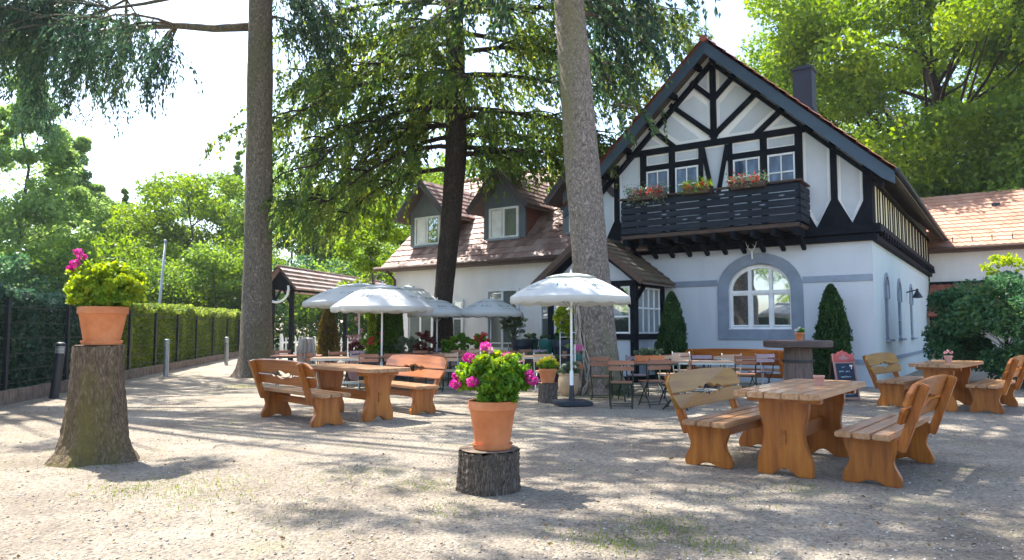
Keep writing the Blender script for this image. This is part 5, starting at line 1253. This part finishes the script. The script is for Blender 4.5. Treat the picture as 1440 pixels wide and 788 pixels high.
# 4 pale pot
t=thing('potted_plant','large pale terracotta pot with a pale leafy plant at the foot of the leaning trunk','potted plant',G(801,558)+Vector((0,.2,0)))
mb=MB(); mb.lathe([(0,0),(.13,0),(.17,.05),(.22,.2),(.225,.32),(.20,.42),(.215,.44),(.215,.47),(.19,.47),(.18,.43),(0,.42)],30,cap=False); mb.build('pot','terra_pale',t,smooth='auto'); bumpy(t,(0,0,.55),(.22,.2,.13),40,45,.06,.05,'greyleaf',26,flat=.42); flowers(t,[(-.1,-.1,.62),(.1,-.12,.6),(.15,0,.56)],.05,30,.04,'whitefl',27)
# small pots on tables
def smallpot(p,label,matn,leaf,fl,seed,r=.065,h=.12):
    t=thing('small_pot',label,'potted plant',p,group='small pots on the tables'); potshape(t,r,h,matn,seg=20)
    if leaf: bumpy(t,(0,0,h+.03),(r*1.1,r*1.1,.05),14,24,.03,.025,leaf,seed,flat=h*.8)
    if fl: flowers(t,[(0,0,h+.08),(-r*.7,0,h+.05),(r*.7,-.02,h+.06)],.03,24,.022,fl,seed+1)
def ontop(px,py,z): return G(px,py,z)
smallpot(ontop(1152,542,.79)+Vector((0,0,.001)),'small terracotta table pot with dark rim on the near right rustic table','terra_pink',None,None,31,.055,.10)
smallpot(Vector((7.78,12.75,.791)),'small pinkish pot on the far right rustic table','terra_pink',None,'pinkfl',32,.07,.11)
smallpot(Vector((5.18,12.85,1.172)),'small terracotta pot of green leaves and white blossoms on the dark bar table','terra','ger','whitefl',33,.08,.14)
pl=A(912,13.9,.751); t=thing('table_planter','low trough of grey green leaves on the reddish table by the leaning trunk','planter',pl); mb=MB(); mb.box((0,0,.06),(.55,.18,.12)); mb.build('trough','terra',t,bevel=.01); bumpy(t,(0,0,.17),(.30,.10,.07),24,40,.05,.05,'greyleaf',35,flat=.1)
# thujas at the wall
def cone(name,label,p,r,h,leaf,seed,n,z0=.05,pot=None,powr=.8,ls=.07,cat='conifer'):
    t=thing(name,label,cat,p); g=np.random.default_rng(seed)
    if pot: potshape(t,pot[0],pot[1],pot[2]); z0=pot[1]-.02
    mb=MB(); mb.tube([(0,0,0 if not pot else z0-.1),(0,0,h*.85)],[.03,.01],n=6); mb.lathe([(0,z0+.02),(r*.45,z0+.05),(r*.62,z0+(h-z0)*.3),(r*.42,z0+(h-z0)*.6),(0.02,z0+(h-z0)*.9)],12,cap=False); mb.build('trunk','hedge_core',t)
    f=g.uniform(0,1,n)**1.15; prof=np.where(f<.25,.75+f,1.0)*(1-f)**powr*1.12; prof=np.minimum(prof,1.0)
    a=g.uniform(0,2*PI,n); rad=r*prof*(.72+.28*g.uniform(0,1,n)**.5)*(1+.13*np.sin(a*3+f*7+seed)+.10*np.sin(a*7-f*17)+.05*np.sin(a*13+f*31))*g.choice([1,1,1,1,1.12],n); P=np.stack([rad*np.cos(a),rad*np.sin(a),z0+(h-z0)*f],1)
    D=np.stack([np.cos(a)*.35,np.sin(a)*.35,np.full(n,1.0)],1); V,F=cards(P,ls,ls*.5,seed,D=D,spread=.4); meshnp('crown',V,F,leaf,t); return t
cone('thuja','dark green conical shrub left of the arched window',(4.12,18.35,0),.41,2.34,'thuja',41,16000,powr=.55,ls=.085)
cone('thuja','dark green conical shrub behind the chalkboard at the inn corner',IW(.85,-.55),.43,2.44,'thuja',42,16000,powr=.5,ls=.085)
cone('potted_conifer','narrow golden brown column conifer in a terracotta pot left of the parasols',A(463,22),.33,2.22,'thuja_g',43,9000,pot=(.27,.42,'terra_pink'),powr=.55,cat='potted conifer')
t=thing('clipped_conifer','broad clipped green conifer block under the front left parasol','conifer',A(549,20.6)); g=np.random.default_rng(5); n=16000
f=g.uniform(0,1,n); a=g.uniform(0,2*PI,n); sq=1/np.maximum(np.abs(np.cos(a)),np.abs(np.sin(a)))**.75; rad=.40*sq*(.8+.2*g.uniform(0,1,n))*(1-.18*f**3); P=np.stack([rad*np.cos(a),rad*np.sin(a),.05+1.88*f],1); V,F=cards(P,.07,.04,5,D=np.stack([np.cos(a)*.5,np.sin(a)*.5,np.ones(n)],1),spread=.4); meshnp('crown',V,F,'thuja_l',t); mb=MB(); mb.box((0,0,.95),(.55,.55,1.7)); mb.build('trunk','hedge_core',t)
cone('yellow_conifer','slender yellow green column plant beside the clipped conifer block',A(524,20.2),.17,1.9,'ger_y',45,3600,powr=.4,ls=.06)
# planters
def planter(px,Y,label,matn,w_,d,h,leaf,hh,seed,fl=None,round_=False,n=40,ls=.05,flz=None,name='planter'):
    t=thing(name,label,'planter',A(px,Y))
    if round_: potshape(t,w_/2,h,matn)
    else:
        mb=MB(); mb.box((0,0,h/2),(w_,d,h),taper=(1.08,1.08)); mb.build('box',matn,t,bevel=.015); mb=MB(); mb.box((0,0,h+.003),(w_*1.0,d*1.0,.02)); mb.build('soil','soil',t)
    if leaf: bumpy(t,(0,0,h+hh*.45),(w_*.5,d*.55+.04,hh*.5),n,42,.07,ls,leaf,seed,flat=h*.8)
    if fl:
        g=np.random.default_rng(seed); cs=[(g.uniform(-w_*.45,w_*.45),g.uniform(-.15,0)-d*.1,h+hh*g.uniform(.45,1.0)) for _ in range(9)]; flowers(t,cs,.06,45,.04,fl,seed+2)
    return t
planter(733,21.3,'dark green planter with a loose grey green shrub at the wing wall, left one','planter_dark',.58,.42,1.08,None,0,51,round_=True)
t=bpy.data.objects[-1] if False else thing('olive_shrub','loose grey green shrub growing in the left dark planter','shrub',A(722,21.3,1.0)); bumpy(t,(0,0,.50),(.42,.36,.42),55,34,.09,.055,'greyleaf',52); mb=MB(); mb.tube([(0,0,0),(.02,0,.5)],.02,n=5); [mb.tube([(0,0,.1),(math.cos(k)*.25,math.sin(k)*.2,.5+.07*k)],.008,n=4) for k in range(6)]; mb.build('trunk','bark_far',t)
planter(745,21.9,'teal planter tucked behind the left dark planter','planter_teal',.5,.34,1.1,'greyleaf',.15,53,round_=True,n=10)
planter(791,19.6,'dark blue green planter below the yellow green climber','planter_dark',.56,.44,1.1,'bush',.2,54,round_=True,n=14)
planter(770,20.2,'teal planter left of the dark blue green one','planter_teal',.50,.40,1.1,'bush',.12,55,round_=True,n=10)
planter(675,19.6,'pot of scarlet geraniums in front of the glazed door','terra',.50,.4,.85,'ger',.42,56,'redfl',round_=True,n=30)
planter(645,19.9,'long trough of lettuce green plants right of the dark trunk','wood_grey',.95,.35,.62,'ger',.68,57,n=60,ls=.07)
planter(597,19.3,'trough of dark red leaved plants left of the dark trunk','terra',.6,.35,.62,'redleaf',.75,58,n=50)
planter(573,19.8,'trough of grey green plants between clipped conifer and red leaves','planter_dark',.8,.4,.62,'greyleaf',.62,59,n=50)
planter(524,18.9,'stand of orange and red blossoms left of the front left parasol pole','wood_dark',.6,.35,.65,'ger',.62,60,'redfl',n=30)
planter(503,19.2,'tall planter of pink blossoms left of the orange flowers','terra_pink',.4,.35,.60,'redleaf',.6,61,'pinkfl',n=26)
t=thing('rose_plant','tall thin plant with pale pink blossoms rising left of the yellow column plant','plant',A(506,20.4)); mb=MB(); mb.tube([(0,0,0),(.03,0,1.9)],.015,n=5); mb.build('stem','bark_far',t); bumpy(t,(.02,0,1.35),(.2,.2,.5),26,24,.07,.05,'lf_mid',62); flowers(t,[(-.1,-.1,1.2),(.1,-.1,1.35),(0,-.12,1.5),(-.05,-.1,1.68),(.08,-.1,1.0),(.02,-.1,1.82)],.08,40,.05,'pinkfl',63)
planter(345,19.3,'low pale pot with a small yellow plant behind the left rustic table','terra_pale',.3,.3,.3,'ger_y',.15,64,round_=True,n=10) if False else None
planter(762,18.0,'low dark red wooden planter box behind the yellow flowers','wood_dark',1.0,.4,.62,'bush',.18,65,n=22)
planter(825,17.2,'stacked planter of pink and red blossoms left of the leaning trunk','wood_dark',.4,.3,.62,'ger',.35,66,'pinkfl',n=20)
# climber on a white stand under the centre parasol
t=thing('climber','tall yellow green climber with small leaves on a white stand behind the centre parasol pole','climbing plant',A(801,16.0))
mb=MB()
for x in (-.22,.22): mb.tube([(x,0,0),(x,0,2.05)],.012,n=5)
for z in (.4,.8,1.2,1.6,2.0): mb.tube([(-.22,0,z),(.22,0,z)],.008,n=4)
mb.build('trellis','white_paint',t); bumpy(t,(-.08,0,1.62),(.26,.18,.46),44,36,.08,.065,'ger_y',71); bumpy(t,(.1,0,1.2),(.22,.15,.5),18,24,.07,.055,'lf_pale',72)
mb=MB(); mb.box((0,0,.12),(.5,.25,.24)); mb.build('trough','terra_pale',t,bevel=.01)
t=thing('plant_stand','white tiered stand holding pink, dark and red boxes beside the leaning trunk','plant stand',A(818,15.3)); mb=MB()
for x in (-.16,.16):
    for y in (-.12,.12): mb.tube([(x,y,0),(x,y,1.05)],.011,n=5)
mb.build('frame','white_paint',t)
for z,mm in ((.98,'magenta_box'),(.78,'planter_teal'),(.58,'terra')): 
    if mm=='magenta_box': M.setdefault(mm,mat(mm,(.50,.08,.25),.6,4))
    mb=MB(); mb.box((0,0,z),(.30,.24,.13)); mb.build('shelf_box',mm,t,bevel=.008)

# ------------------------------------------------------------------ chalkboard
t=thing('chalkboard_sign','dark chalkboard A sign with red crown shaped header standing by the inn corner','sign',(6.42,13.9,0),R(8)); 
for s in (-1,1):
    m=Matrix.Translation((0,s*.20,0))@Matrix.Rotation(R(12)*s,4,'X'); 
    mb=MB(); mb.box((0,0,.40),(.38,.012,.66),m); mb.build('board','slate',t)
    mb=MB()
    for x in (-.205,.205): mb.box((x,0,.46),(.03,.028,.92),m)
    for z in (.06,.745): mb.box((0,0,z),(.38,.026,.03),m)
    mb.build('frame','wood_dark' if s>0 else 'terra_pink',t)
    mb=MB(); mb.prism([(-.215,.765),(.215,.765),(.215,.90),(.13,.905),(.08,.95),(.04,.955),(0,.985),(-.04,.955),(-.08,.95),(-.13,.905),(-.215,.90)],-.016,.016,mtx=m); hd_=mb.build('header','red',t)
m=Matrix.Translation((0,-.20,0))@Matrix.Rotation(-R(12),4,'X'); rr=random.Random(4); mb=MB()
for z,a,b_ in ((.66,-.05,.03),(.57,-.12,-.02),(.57,.02,.10),(.47,-.10,.10),(.38,-.14,-.02),(.38,.02,.08),(.30,-.15,.05),(.22,-.14,.10),(.14,-.1,.08)):
    x=a
    while x<b_: w2=rr.uniform(.012,.03); mb.box((x,-.008,z+rr.uniform(-.006,.006)),(w2,.003,rr.choice((.012,.022,.03))),m); x+=w2+.008
mb.build('chalk_line','chalk',t); mb=MB(); mb.prism([(.10,.70),(.17,.70),(.165,.67),(.145,.66),(.145,.62),(.13,.62),(.13,.66),(.105,.67)],-.011,-.007,mtx=m); mb.box((.15,-.008,.34),(.018,.003,.07),m); mb.build('chalk_drawing','chalkw',t)
mb=MB(); mb.prism([(-.12,.83),(-.03,.86),(0,.93),(.03,.86),(.12,.83),(.05,.80),(-.05,.80)],-.020,-.016,mtx=m); mb.build('header_mark','terra_pink',t)
for _o in list(bpy.data.objects):     # drop template labels that were never placed
    if _o.parent is None and _o.get('label')=='x': print('unplaced',_o.name)

# pale air
m,nt,out=newmat('air'); pv=nt.nodes.new('ShaderNodeVolumePrincipled'); pv.inputs['Color'].default_value=(.86,.93,1,1); pv.inputs['Density'].default_value=HAZE; pv.inputs['Anisotropy'].default_value=.3
nt.links.new(pv.outputs[0],out.inputs['Volume']); mb=MB(); mb.box((0,30,16),(150,150,36)); tag(mb.build('haze',m),'thin pale summer haze over the yard','haze',kind='stuff')
